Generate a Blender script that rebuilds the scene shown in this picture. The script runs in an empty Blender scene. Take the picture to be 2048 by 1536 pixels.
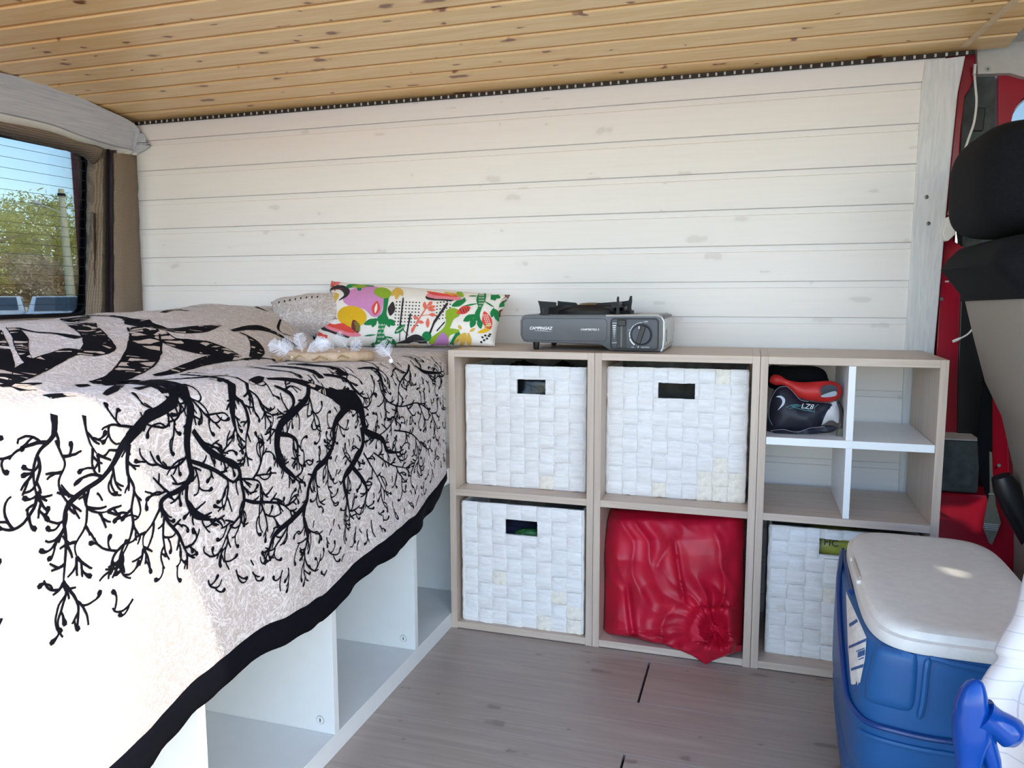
import bpy, bmesh, math, random
import numpy as np
from mathutils import Vector, Matrix, noise as mnoise, geometry as mgeo
from mathutils.bvhtree import BVHTree
random.seed(7)
SC = bpy.context.scene
COL = SC.collection
# ------------------------------------------------------------------ camera
CAM = Vector((0.7081, -1.7338, 0.8400))
RR = Vector((0.954113, 0.299433, -0.002883))
UU = Vector((-0.032135, 0.111955, 0.993194))
FF = Vector((-0.297718, 0.947526, -0.116440))
FPX = 1537.774
cd = bpy.data.cameras.new('camera'); cam = bpy.data.objects.new('camera', cd); COL.objects.link(cam)
M = Matrix((RR, UU, -FF)).transposed().to_4x4(); M.translation = CAM
cam.matrix_world = M
cd.sensor_width = 36.0; cd.lens = FPX / 2048 * 36.0; cd.clip_start = 0.02; cd.clip_end = 500
SC.camera = cam
# ------------------------------------------------------------------ world, sun, exposure
SUN = Vector((1.5, -0.40, 1.0)).normalized()       # towards the sun
W = bpy.data.worlds.new('world'); SC.world = W; W.use_nodes = True
wn = W.node_tree; bgn = wn.nodes['Background']
sky = wn.nodes.new('ShaderNodeTexSky'); sky.sky_type = 'NISHITA'; sky.sun_disc = False
sky.sun_elevation = math.asin(SUN.z); sky.sun_rotation = math.atan2(SUN.x, SUN.y)
sky.air_density = 1.0; sky.dust_density = 0.6; sky.ozone_density = 1.5
wn.links.new(sky.outputs[0], bgn.inputs[0]); bgn.inputs[1].default_value = 0.32
sl = bpy.data.lights.new('sun', 'SUN'); so = bpy.data.objects.new('sun', sl); COL.objects.link(so)
so.rotation_euler = SUN.to_track_quat('Z', 'Y').to_euler(); so.location = SUN * 20
sl.energy = 1.3; sl.angle = 0.012; sl.color = (1.0, 0.94, 0.80)
vs = SC.view_settings
SC.display_settings.display_device = 'sRGB'
vs.view_transform = 'Standard'; vs.look = 'None'; vs.exposure = 1.50; vs.gamma = 1.0; vs.use_curve_mapping = False
SC.cycles.max_bounces = 12; SC.cycles.diffuse_bounces = 8; SC.cycles.sample_clamp_indirect = 10
SC.cycles.use_denoising = True

# ------------------------------------------------------------------ helpers
def ray(px, py): return FF + RR * ((px - 1024) / FPX) + UU * ((768 - py) / FPX)
def atx(px, py, x): d = ray(px, py); return CAM + d * ((x - CAM.x) / d.x)
def aty(px, py, y): d = ray(px, py); return CAM + d * ((y - CAM.y) / d.y)
def atz(px, py, z): d = ray(px, py); return CAM + d * ((z - CAM.z) / d.z)
def lerp(a, b, t): return a + (b - a) * t
def sstep(a, b, x):
    t = min(1, max(0, (x - a) / (b - a))); return t * t * (3 - 2 * t)
def pw(xs, ys, x):
    return float(np.interp(x, xs, ys))
def nz(x, y, z=0.0): return mnoise.noise(Vector((x, y, z)))
def srgb(r, g, b):
    f = lambda c: (c / 255) / 12.92 if c / 255 <= 0.04045 else ((c / 255 + 0.055) / 1.055) ** 2.4
    return (f(r), f(g), f(b), 1.0)

class NT:
    def __init__(s, name):
        s.m = bpy.data.materials.new(name); s.m.use_nodes = True
        s.t = s.m.node_tree; s.b = s.t.nodes['Principled BSDF']
    def n(s, typ, **kw):
        nd = s.t.nodes.new(typ)
        for k, v in kw.items():
            if k in nd.inputs.keys(): nd.inputs[k].default_value = v
            else: setattr(nd, k, v)
        return nd
    def l(s, a, b): s.t.links.new(a, b)
    def math(s, op, a, b=None):
        nd = s.t.nodes.new('ShaderNodeMath'); nd.operation = op
        for i, v in enumerate((a, b)):
            if v is None: continue
            if isinstance(v, (int, float)): nd.inputs[i].default_value = v
            else: s.l(v, nd.inputs[i])
        return nd.outputs[0]
    def mix(s, fac, a, b, blend='MIX'):
        nd = s.t.nodes.new('ShaderNodeMix'); nd.data_type = 'RGBA'; nd.blend_type = blend
        for i, v in ((0, fac), (6, a), (7, b)):
            if isinstance(v, (int, float)): nd.inputs[i].default_value = v
            elif isinstance(v, tuple): nd.inputs[i].default_value = v
            else: s.l(v, nd.inputs[i])
        return nd.outputs[2]
    def ramp(s, fac, stops):
        nd = s.t.nodes.new('ShaderNodeValToRGB'); cr = nd.color_ramp
        while len(cr.elements) < len(stops): cr.elements.new(0.5)
        for e, (p, c) in zip(cr.elements, stops):
            e.position = p; e.color = c if isinstance(c, tuple) else (c, c, c, 1)
        s.l(fac, nd.inputs[0]); return nd.outputs[0]
    def coords(s, kind='Object', scale=(1, 1, 1), rnd=False):
        tc = s.t.nodes.new('ShaderNodeTexCoord'); out = tc.outputs[kind]
        if rnd:
            oi = s.t.nodes.new('ShaderNodeObjectInfo')
            v = s.t.nodes.new('ShaderNodeVectorMath'); v.operation = 'ADD'
            sc_ = s.math('MULTIPLY', oi.outputs['Random'], 37.0)
            s.l(out, v.inputs[0]); s.l(sc_, v.inputs[1]); out = v.outputs[0]
        mp = s.t.nodes.new('ShaderNodeMapping'); mp.inputs['Scale'].default_value = scale
        s.l(out, mp.inputs[0]); return mp.outputs[0]
    def noise(s, vec, scale=5, detail=4, rough=0.6, dist=0.0):
        nd = s.n('ShaderNodeTexNoise'); s.l(vec, nd.inputs['Vector'])
        nd.inputs['Scale'].default_value = scale; nd.inputs['Detail'].default_value = detail
        nd.inputs['Roughness'].default_value = rough; nd.inputs['Distortion'].default_value = dist
        return nd.outputs[0]
    def bump(s, h, strength=0.3, dist=0.002):
        bp = s.n('ShaderNodeBump'); bp.inputs['Strength'].default_value = strength; bp.inputs['Distance'].default_value = dist
        s.l(h, bp.inputs['Height']); s.l(bp.outputs[0], s.b.inputs['Normal'])
    def col(s, c):
        if isinstance(c, tuple): s.b.inputs['Base Color'].default_value = c
        else: s.l(c, s.b.inputs['Base Color'])
    def set(s, **kw):
        for k, v in kw.items(): s.b.inputs[k].default_value = v
        return s

def simple(name, c, rough=0.5, metal=0.0, var=0.12, scale=30, bump=0.0, spec=0.5, **kw):
    """one colour with a little procedural mottling"""
    N = NT(name); v = N.coords('Object')
    f = N.noise(v, scale, 4)
    d = tuple(x * (1 - var) for x in c[:3]) + (1,); e = tuple(min(1, x * (1 + var)) for x in c[:3]) + (1,)
    N.col(N.ramp(f, [(0.3, d), (0.7, e)]))
    N.set(Roughness=rough, Metallic=metal, **{'Specular IOR Level': spec}, **kw)
    if bump: N.bump(f, bump, 0.002)
    return N.m

def mesh_from(vs_, fs, name, smooth=False, ang=38, uvs=None):
    me = bpy.data.meshes.new(name); me.from_pydata([tuple(v) for v in vs_], [], fs); me.validate()
    if uvs is not None:
        ul = me.uv_layers.new(name='UVMap')
        for lp in me.loops: ul.data[lp.index].uv = uvs[lp.vertex_index]
    fix(me, smooth, ang)
    return me
def fix(me, smooth, ang=38, recalc=True):
    bm = bmesh.new(); bm.from_mesh(me)
    if recalc: bmesh.ops.recalc_face_normals(bm, faces=bm.faces)
    if smooth:
        for f in bm.faces: f.smooth = True
        for e in bm.edges:
            if len(e.link_faces) == 2 and e.calc_face_angle(0) > math.radians(ang): e.smooth = False
    bm.to_mesh(me); bm.free()

class MB:
    def __init__(s): s.v = []; s.f = []
    def add(s, v, f):
        o = len(s.v); s.v += [Vector(p) for p in v]; s.f += [tuple(i + o for i in q) for q in f]; return s
    def box(s, a, b, bev=0.0, rot=None, org=None):
        bm = bmesh.new(); bmesh.ops.create_cube(bm, size=1)
        a, b = Vector(a), Vector(b); c = (a + b) / 2; d = b - a
        for v in bm.verts: v.co = Vector((v.co.x * d.x, v.co.y * d.y, v.co.z * d.z))
        if bev > 0: bmesh.ops.bevel(bm, geom=bm.edges[:], offset=bev, segments=2, profile=0.5, affect='EDGES')
        bm.verts.index_update(); vv = [v.co.copy() for v in bm.verts]
        if rot is not None: vv = [rot @ v for v in vv]
        s.add([v + c for v in vv], [[v.index for v in f.verts] for f in bm.faces]); bm.free(); return s
    def grid(s, pts, closed_u=False, closed_v=False):
        n, m = len(pts), len(pts[0]); o = [p for r in pts for p in r]; f = []
        for i in range(n if closed_u else n - 1):
            for j in range(m if closed_v else m - 1):
                f.append((i * m + j, ((i + 1) % n) * m + j, ((i + 1) % n) * m + (j + 1) % m, i * m + (j + 1) % m))
        return s.add(o, f)
    def loft(s, rings, cap=True):
        o = len(s.v); s.grid(rings, False, True); m = len(rings[0])
        if cap:
            s.f.append(tuple(o + i for i in range(m))[::-1]); k = o + (len(rings) - 1) * m
            s.f.append(tuple(k + i for i in range(m)))
        return s
    def tube(s, pts, r, n=8, cap=True):
        pts = [Vector(p) for p in pts]; rings = []
        up = Vector((0, 0, 1)); rr = r if isinstance(r, (list, tuple)) else [r] * len(pts)
        pn = None
        for i, p in enumerate(pts):
            t = (pts[min(i + 1, len(pts) - 1)] - pts[max(i - 1, 0)]).normalized()
            if pn is None:
                a = up if abs(t.z) < 0.9 else Vector((1, 0, 0)); pn = (a - t * a.dot(t)).normalized()
            else: pn = (pn - t * pn.dot(t)).normalized()
            b = t.cross(pn)
            rings.append([p + (pn * math.cos(2 * math.pi * k / n) + b * math.sin(2 * math.pi * k / n)) * rr[i] for k in range(n)])
        return s.loft(rings, cap)
    def prism(s, poly, off):
        """closed polygon extruded by the vector off"""
        n = len(poly); off = Vector(off); poly = [Vector(p) for p in poly]
        o = len(s.v); s.v += poly + [p + off for p in poly]
        s.f += [(o + i, o + (i + 1) % n, o + n + (i + 1) % n, o + n + i) for i in range(n)]
        s.f += [tuple(o + i for i in range(n))[::-1], tuple(o + n + i for i in range(n))]
        return s
    def build(s, name, mat, parent=None, smooth=False, ang=38, uvs=None, kind=None):
        me = mesh_from(s.v, s.f, name, smooth, ang, uvs)
        return link(name, me, mat, parent, kind)
def link(name, me, mat, parent=None, kind=None):
    o = bpy.data.objects.new(name, me); COL.objects.link(o)
    if mat is not None and not me.materials: me.materials.append(mat)
    if parent is not None: o.parent = parent; o.matrix_parent_inverse = parent.matrix_basis.inverted()
    if kind: o['kind'] = kind
    return o
def thing(name, label, cat, loc=(0, 0, 0), group=None):
    o = bpy.data.objects.new(name, None); COL.objects.link(o); o.location = loc; o.empty_display_size = 0.05
    o['label'] = label; o['category'] = cat
    if group: o['group'] = group
    return o
def tag(o, label, cat, group=None):
    o['label'] = label; o['category'] = cat
    if group: o['group'] = group
    return o
def struct(o): o['kind'] = 'structure'; return o
def subdiv(o, lv=2):
    m = o.modifiers.new('s', 'SUBSURF'); m.levels = lv; m.render_levels = lv; return o
def catmull(p, n=6, closed=False):
    out = []; N = len(p)
    rng = range(N if closed else N - 1)
    for i in rng:
        g = (lambda k: p[k % N]) if closed else (lambda k: p[min(max(k, 0), N - 1)])
        a, b, c, d = g(i - 1), g(i), g(i + 1), g(i + 2)
        for k in range(n):
            t = k / n
            out.append(tuple(0.5 * (2 * b[j] + (c[j] - a[j]) * t + (2 * a[j] - 5 * b[j] + 4 * c[j] - d[j]) * t * t + (3 * b[j] - a[j] - 3 * c[j] + d[j]) * t ** 3) for j in range(len(b))))
    if not closed: out.append(tuple(p[-1]))
    return out
def text_mesh(txt, size, name, mat, parent, origin, xdir, updir, depth=0.0004, shear=0.0, bold=0.0, spacing=1.0):
    cu = bpy.data.curves.new(name, 'FONT'); cu.body = txt; cu.size = size; cu.extrude = depth; cu.shear = shear; cu.offset = bold
    cu.space_character = spacing; cu.resolution_u = 3
    ob = bpy.data.objects.new('tmp', cu); COL.objects.link(ob)
    dg = bpy.context.evaluated_depsgraph_get(); dg.update()
    me = bpy.data.meshes.new_from_object(ob.evaluated_get(dg)); bpy.data.objects.remove(ob)
    x = Vector(xdir).normalized(); u = Vector(updir).normalized(); n = x.cross(u)
    Mx = Matrix((x, u, n)).transposed().to_4x4(); Mx.translation = Vector(origin)
    me.transform(Mx); me.name = name; me.materials.clear()
    return link(name, me, mat, parent)

# ------------------------------------------------------------------ materials
def plank_wood(name, base, dark, light, knot, rough, axis=0, knots=1.0, coat=0.0, rings=1.0, streak=0.35, groove=None, vary=0.3, ringamt=0.7, knotsel=0.5):
    N = NT(name)
    sc = [9.0, 9.0, 9.0]; sc[axis] = 0.9
    v = N.coords('Object', tuple(sc), rnd=True)
    g = N.noise(v, 3.0, 5, 0.55, 0.8)
    wv = N.math('SINE', N.math('MULTIPLY', g, 42.0 * rings)); wv = N.math('MULTIPLY_ADD' if False else 'MULTIPLY', wv, 0.5); wv = N.math('ADD', wv, 0.5)
    sc2 = [160.0, 160.0, 160.0]; sc2[axis] = 4.0
    fine = N.noise(N.coords('Object', tuple(sc2), rnd=True), 1.0, 3, 0.6)
    c = N.mix(N.math('MULTIPLY', wv, ringamt), light, base)
    c = N.mix(N.math('MULTIPLY', N.ramp(fine, [(0.45, 0.0), (0.75, 1.0)]), streak), c, dark)
    oi = N.n('ShaderNodeObjectInfo')
    c = N.mix(N.math('MULTIPLY', oi.outputs['Random'], vary), c, N.mix(0.5, c, dark))
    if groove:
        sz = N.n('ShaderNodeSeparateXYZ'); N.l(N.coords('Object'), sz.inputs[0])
        c = N.mix(N.math('MULTIPLY', N.math('GREATER_THAN', sz.outputs[2], PITCH - (.0162 if name == 'varnished_pine' else .0145)), groove[1]), c, groove[0])  # recessed strip coloured darker: shade of the groove painted in
    if knots > 0:
        vo = N.n('ShaderNodeTexVoronoi', voronoi_dimensions='2D'); vo.inputs['Scale'].default_value = 1.0
        sx = N.n('ShaderNodeSeparateXYZ'); N.l(N.coords('Object', (1, 1, 1), rnd=True), sx.inputs[0]); cx = N.n('ShaderNodeCombineXYZ')
        warp = N.math('MULTIPLY', N.noise(N.coords('Object', (30, 30, 30), rnd=True), 1.0, 1), .5)
        N.l(N.math('ADD', N.math('MULTIPLY', sx.outputs[axis], 8.0), warp), cx.inputs[0]); N.l(N.math('MULTIPLY', sx.outputs[2 if axis == 0 and name != 'grey_oak_vinyl' else (1 if axis == 0 else 0)], 16.0), cx.inputs[1])
        N.l(cx.outputs[0], vo.inputs['Vector'])
        vo.inputs['Randomness'].default_value = 1.0
        sp = N.n('ShaderNodeSeparateColor'); N.l(vo.outputs['Color'], sp.inputs[0])
        sel = N.math('GREATER_THAN', sp.outputs[0], knotsel)
        rad = N.math('ADD', N.math('MULTIPLY', N.math('POWER', sp.outputs[1], 2.0), 0.16), 0.045)
        dd = N.math('DIVIDE', vo.outputs['Distance'], rad)
        kf = N.math('MULTIPLY', N.ramp(dd, [(0.55, 1.0), (1.0, 0.0)]), sel)
        halo = N.math('MULTIPLY', N.ramp(N.math('DIVIDE', dd, 3.0), [(0.25, 0.6), (0.8, 0.0)]), sel)
        c = N.mix(N.math('MULTIPLY', halo, 0.5 * knots), c, dark)
        c = N.mix(N.math('MULTIPLY', kf, knots), c, knot)
    N.col(c); N.set(Roughness=rough); N.b.inputs['Coat Weight'].default_value = coat; N.b.inputs['Coat Roughness'].default_value = 0.25
    N.bump(N.math('ADD', fine, N.math('MULTIPLY', wv, 0.3)), 0.10, 0.001)
    return N.m
PITCH = 0.0885
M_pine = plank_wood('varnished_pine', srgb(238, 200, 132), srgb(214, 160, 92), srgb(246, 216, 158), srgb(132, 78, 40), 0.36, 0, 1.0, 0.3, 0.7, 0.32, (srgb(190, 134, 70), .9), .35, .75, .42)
M_wplank = plank_wood('white_painted_plank', srgb(238, 235, 233), srgb(222, 219, 218), srgb(241, 238, 236), srgb(196, 190, 184), 0.5, 0, 0.34, 0.0, 0.5, 0.14, (srgb(230, 228, 228), .5), .12, .45, .72)
M_wtrim = plank_wood('whitewashed_trim', srgb(222, 224, 226), srgb(176, 182, 190), srgb(236, 236, 236), srgb(180, 180, 180), 0.6, 2, 0.0)
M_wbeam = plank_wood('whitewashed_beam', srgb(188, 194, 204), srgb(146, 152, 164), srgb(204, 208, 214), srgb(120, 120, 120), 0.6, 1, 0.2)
M_oak = plank_wood('light_oak_laminate', srgb(196, 176, 160), srgb(160, 138, 122), srgb(208, 190, 174), srgb(120, 100, 86), 0.42, 0, 0.0, 0.0, 0.5)
M_oakv = plank_wood('light_oak_laminate_upright', srgb(194, 174, 158), srgb(158, 137, 121), srgb(206, 188, 172), srgb(120, 100, 86), 0.42, 2, 0.0, 0.0, 0.5)
M_floor = plank_wood('grey_oak_vinyl', srgb(160, 147, 137), srgb(122, 109, 101), srgb(174, 161, 150), srgb(96, 83, 76), 0.40, 0, 0.5, 0.0, 0.35, 0.35, None, .25, .7, .55)
M_white = simple('white_laminate', srgb(238, 240, 241), 0.35, var=0.02)
M_whitepl = simple('white_plastic', srgb(236, 234, 228), 0.4, var=0.03)
M_black = simple('black_plastic', srgb(22, 22, 24), 0.35, var=0.2)
M_fabblack = simple('black_fabric', srgb(17, 18, 22), 0.95, spec=0.2, var=0.35, scale=260, bump=0.4)
M_grey = simple('charcoal_enamel', srgb(96, 97, 100), 0.42, var=0.05, metal=0.0)
M_silver = simple('silver_edge', srgb(205, 207, 208), 0.3, metal=0.6, var=0.05)
M_red = simple('red_car_paint', srgb(156, 8, 38), 0.28, var=0.12, scale=8)
M_redfab = simple('red_fabric', srgb(186, 10, 46), 0.48, var=0.18, scale=14)
M_blue = simple('blue_cooler_plastic', srgb(24, 84, 140), 0.38, var=0.10, scale=12)
M_blue2 = simple('royal_blue_plastic', srgb(6, 54, 118), 0.3, var=0.06, scale=10)
M_gloss = simple('glossy_blue_plastic', srgb(0, 60, 138), 0.18, var=0.04, scale=10, spec=.35)
M_lid = simple('white_lid_plastic', srgb(226, 222, 214), 0.5, var=0.05, scale=60, bump=0.25)
M_seatgrey = simple('grey_seat_leatherette', srgb(140, 132, 122), 0.6, var=0.06, scale=200, bump=0.15)
M_felt = simple('dark_grey_felt', srgb(78, 84, 84), 0.95, var=0.3, scale=40, bump=0.3)
M_rubber = simple('black_rubber', srgb(20, 18, 24), 0.7, var=0.2, spec=0.2)
M_maroon = simple('dark_maroon_seal', srgb(60, 40, 46), 0.6, var=0.3, scale=40)
M_headl = simple('grey_painted_metal', srgb(196, 194, 188), 0.5, var=0.06)
M_ink = simple('black_print', srgb(13, 13, 20), 0.95, spec=.08, var=0.15, scale=80)
M_navy = simple('navy_nylon', srgb(22, 24, 40), 0.55, var=0.3)
M_screw = simple('screw_steel', srgb(120, 118, 112), 0.4, metal=0.8, var=0.2)
M_lettering = simple('white_lettering', srgb(236, 236, 236), 0.5, var=0.02)
M_dark = simple('dark_interior', srgb(30, 32, 36), 0.9, var=0.2)

def burlap():
    N = NT('brown_burlap'); v = N.coords('Object')
    w1 = N.n('ShaderNodeTexWave', bands_direction='Z'); w1.inputs['Scale'].default_value = 75; w1.inputs['Distortion'].default_value = 2.0
    w2 = N.n('ShaderNodeTexWave', bands_direction='Y'); w2.inputs['Scale'].default_value = 75; w2.inputs['Distortion'].default_value = 2.0
    N.l(v, w1.inputs[0]); N.l(v, w2.inputs[0])
    h = N.math('MULTIPLY', w1.outputs[1], w2.outputs[1])
    big = N.noise(v, 14, 3)
    c = N.mix(h, srgb(104, 92, 80), srgb(172, 156, 136)); c = N.mix(N.math('MULTIPLY', big, 0.3), c, srgb(134, 118, 104))
    N.col(c); N.set(Roughness=0.95); N.bump(h, 0.5, 0.0015); return N.m
M_burlap = burlap()

def paisley(name, base, line, s=1.0):
    N = NT(name); v = N.coords('Object')
    n1 = N.noise(v, 17 * s, 2.5, 0.55, 1.6)
    f = N.math('PINGPONG', N.math('MULTIPLY', n1, 7.0), 0.5)
    n2 = N.noise(v, 46 * s, 2, 0.5, 2.2)
    f2 = N.math('PINGPONG', N.math('MULTIPLY', n2, 4.0), 0.5)
    a = N.ramp(f, [(0.0, 1.0), (0.10, 1.0), (0.16, 0.0)]); b = N.ramp(f2, [(0.0, 1.0), (0.09, 1.0), (0.17, 0.0)])
    m = N.math('MAXIMUM', N.math('MULTIPLY', a, 0.9), N.math('MULTIPLY', b, 0.7))
    N.col(N.mix(m, base, line)); N.set(Roughness=0.9, **{'Specular IOR Level': 0.15})
    N.b.inputs['Sheen Weight'].default_value = 0.1
    w = N.noise(N.coords('Object'), 900, 1); N.bump(w, 0.15, 0.0008)
    return N.m
M_blanket = paisley('beige_paisley_cotton', srgb(177, 166, 160), srgb(215, 208, 206), 1.35)

def lattice_print():
    """black bark print broken by beige cells"""
    N = NT('bark_print'); v = N.coords('Object')
    d = N.noise(v, 30, 2); 
    mp = N.n('ShaderNodeVectorMath', operation='ADD'); N.l(v, mp.inputs[0])
    sc_ = N.n('ShaderNodeVectorMath', operation='SCALE'); sc_.inputs['Scale'].default_value = 0.02
    nn = N.n('ShaderNodeTexNoise'); nn.inputs['Scale'].default_value = 22; N.l(v, nn.inputs['Vector'])
    N.l(nn.outputs[1], sc_.inputs[0]); N.l(sc_.outputs[0], mp.inputs[1])
    vo = N.n('ShaderNodeTexVoronoi', feature='DISTANCE_TO_EDGE'); vo.inputs['Scale'].default_value = 56
    mm = N.n('ShaderNodeMapping'); mm.inputs['Scale'].default_value = (1.0, 0.30, 0.9); N.l(mp.outputs[0], mm.inputs[0])
    N.l(mm.outputs[0], vo.inputs['Vector'])
    uv = N.n('ShaderNodeTexCoord'); sp = N.n('ShaderNodeSeparateXYZ'); N.l(uv.outputs['UV'], sp.inputs[0])
    inside = N.math('LESS_THAN', N.math('ABSOLUTE', sp.outputs[1]), 0.86)
    patch = N.math('GREATER_THAN', N.noise(v, 11, 1), 0.48)
    cell = N.math('GREATER_THAN', vo.outputs[0], 0.18)
    f = N.math('MULTIPLY', N.math('MULTIPLY', inside, cell), patch)
    N.col(N.mix(f, srgb(13, 13, 20), srgb(188, 174, 164))); N.set(Roughness=0.95, **{'Specular IOR Level': .08}); return N.m
M_bark = lattice_print()

def tile_mat():
    N = NT('white_painted_banana_weave')
    v = N.coords('Object', (2.5, 60, 20), rnd=True)
    g = N.noise(v, 6.0, 5, 0.65, 0.4)
    v2 = N.coords('Object', (1, 1, 1), rnd=True)
    st = N.noise(v2, 14, 3)
    c = N.mix(N.ramp(g, [(0.35, 0.0), (0.8, 1.0)]), srgb(244, 242, 240), srgb(222, 216, 212))
    oi = N.n('ShaderNodeObjectInfo')
    stn = N.math('MULTIPLY', N.ramp(st, [(0.60, 0.0), (0.75, 1.0)]), N.math('MULTIPLY', N.ramp(oi.outputs['Random'], [(0.6, 0.0), (1.0, 1.0)]), 0.6))
    c = N.mix(stn, c, srgb(206, 182, 146))
    N.col(c); N.set(Roughness=0.75); N.bump(g, 0.6, 0.003); return N.m
M_tile = tile_mat()
M_tile_st = simple('stained_banana_weave', srgb(236, 228, 214), 0.8, var=0.16, scale=70, bump=0.6)
M_tile2 = simple('white_weave_side', srgb(226, 222, 218), 0.8, var=0.12, scale=50, bump=0.6)
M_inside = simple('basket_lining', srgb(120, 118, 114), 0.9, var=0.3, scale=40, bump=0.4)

# ------------------------------------------------------------------ wall of white planks (far side)
def yw(z): return 0.305 - 0.055 * max(0.0, (z - 0.70) / 0.67)
PITCH = 0.0885
def board(pitch, strip, length, th, name):
    """tongue and groove board: flat face with a recessed strip along its upper edge; runs along +x, face towards -y, from z=0 to pitch"""
    b = MB(); s = strip
    pr = [(0, 0.0016), (0.0016, 0), (pitch - s - 0.0015, 0), (pitch - s, 0.0040), (pitch - 0.0012, 0.0042), (pitch - 0.0002, 0.006), (pitch - 0.0002, th), (0, th)]
    b.loft([[Vector((x, y, z)) for z, y in pr] for x in (0, length)])
    return mesh_from(b.v, b.f, name)
wall = MB().prism([(-1.25, yw(0) + .014, -0.02), (-1.25, yw(.7) + .014, .7), (-1.25, yw(1.375) + .014, 1.375), (-1.25, yw(1.375) + .05, 1.375), (-1.25, yw(0) + .05, -.02)], (2.345, 0, 0)).build('wall_far', M_wtrim)
struct(wall)
bme = board(PITCH, 0.0145, 2.325, 0.012, 'plank')
z = 1.311
zs = []
while z > -0.07: zs.append(z); z -= PITCH
for z in zs:
    o = link('plank', bme, M_wplank, wall)
    z2 = min(z + PITCH, 1.375)
    dy = yw(z2) - yw(z)
    o.location = (-1.23, yw(z), z); o.rotation_euler = (-math.atan2(dy, z2 - z) * 1.0, 0, 0)
    if z < 0.0: o.scale = (1, 1, (PITCH + z) / PITCH); o.location.z = 0.0
    if z + PITCH > 1.38: o.scale = (1, 1, (1.368 - z) / PITCH)
# right-hand whitewashed trim board standing on the planks
b = MB(); L = [(1851, 122), (1843, 185), (1836, 300), (1828, 420), (1818, 575), (1810, 700)]; Rr_ = [(1931, 112), (1916, 185), (1904, 300), (1893, 420), (1880, 575), (1869, 700)]
def on_wall(px, py, off=0.0):
    p = aty(px, py, 0.29)
    for _ in range(4): p = aty(px, py, yw(p.z) - off)
    return p
Lp = [on_wall(*q, 0.009) for q in L]; Rp = [on_wall(*q, 0.009) for q in Rr_]
Lp.append(Vector((1.062, yw(0) - .009, 0.0))); Rp.append(Vector((1.118, yw(0) - .009, 0.0)))
rows = []
for l, r in zip(Lp, Rp):
    k = 0.0035
    rows.append([l + Vector((0, .0085, 0)), l + Vector((0, .002, 0)), l + Vector((.002, 0, 0)), r + Vector((-.002, 0, 0)), r + Vector((0, .002, 0)), r + Vector((0, .0085, 0))])
b.loft(rows); tr = struct(b.build('trim_1', M_wtrim))
for q in ((1857, 447), (1853, 394)):
    p = on_wall(*q, 0.0105); c = MB().tube([p + Vector((0, .003, 0)), p, p + Vector((0, -.0006, 0))], [.0045, .0045, .002], 10).build('screw', M_screw, tr)
# unlit LED strip along the ceiling edge
rib = MB().box((-1.16, yw(1.37) - .006, 1.3575), (1.150, yw(1.37) - .001, 1.3675), 0.001).build('led_strip', simple('black_led_tape', srgb(40, 32, 30), 0.6, var=0.4, scale=200))
tag(rib, 'unlit black LED strip with pale chips along the ceiling edge', 'light strip')
b = MB(); x = -1.15
while x < 1.145:
    b.box((x, yw(1.37) - .0076, 1.3585), (x + 0.0045, yw(1.37) - .0058, 1.3655)); x += 0.0215 + random.uniform(-.002, .002)
b.build('led_chips', M_headl, rib, kind='stuff')

# ------------------------------------------------------------------ ceiling of varnished pine boards
def zc(y): return 1.371 + 0.028 * (1 - min(1.0, abs((y + 0.52) / 0.77)) ** 2)
CE = MB().grid([[Vector((x, y, zc(y) + 0.016)) for y in np.linspace(0.29, -1.30, 18)] for x in (-1.32, 1.6)]).build('ceiling', M_headl)
struct(CE)
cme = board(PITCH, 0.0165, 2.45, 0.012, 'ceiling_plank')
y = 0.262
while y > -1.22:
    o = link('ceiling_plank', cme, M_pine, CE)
    z0, z1 = zc(y), zc(y - PITCH)
    o.location = (-1.235, y, z0); o.rotation_euler = (math.radians(90) + math.atan2(z1 - z0, -PITCH) + math.pi, 0, 0)
    # face (-y local) must look down
    a = math.atan2(z1 - z0, PITCH)
    o.rotation_euler = (math.radians(90) - a, 0, 0)
    y -= PITCH

b = MB(); b.grid([[Vector((lerp(1.125, 1.20, t) + d * .008, lerp(.235, -.30, t), zc(lerp(.235, -.30, t)) - .0006)) for d in (-1, 1)] for t in np.linspace(0, 1, 16)])
o = b.build('tape_strip', simple('pale_masking_tape', srgb(232, 206, 166), .6, var=.1), CE); o['label'] = 'pale tape strip across the ceiling boards'
# ------------------------------------------------------------------ floor of grey vinyl planks
FL = struct(MB().box((-1.30, -1.34, -0.06), (2.6, 0.36, -0.012)).build('floor', M_dark))
def floor_plank(x0, x1, y0, y1): 
    g = 0.0004
    o = MB().box((x0 + g, y0 + g, -0.012), (x1 - g, y1 - g, 0.0), 0.0008).build('floor_plank', M_floor, FL); return o
ys = [0.34, -0.035, -0.222, -0.410, -0.598, -0.785, -0.972, -1.16, -1.34]
joints = [[-.4, .9], [.5045], [-.05, 1.15], [.507], [.0, 1.1], [.6], [-.1, .95], [.45]]
for r in range(8):
    xs = [-1.28] + joints[r] + [2.0]
    for i in range(len(xs) - 1):
        g0 = 0.002 if (i > 0 and r in (1, 3)) else 0
        floor_plank(xs[i] + g0, xs[i + 1] - (0.002 if (i < len(xs) - 2 and r in (1, 3)) else 0), ys[r + 1], ys[r])

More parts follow.
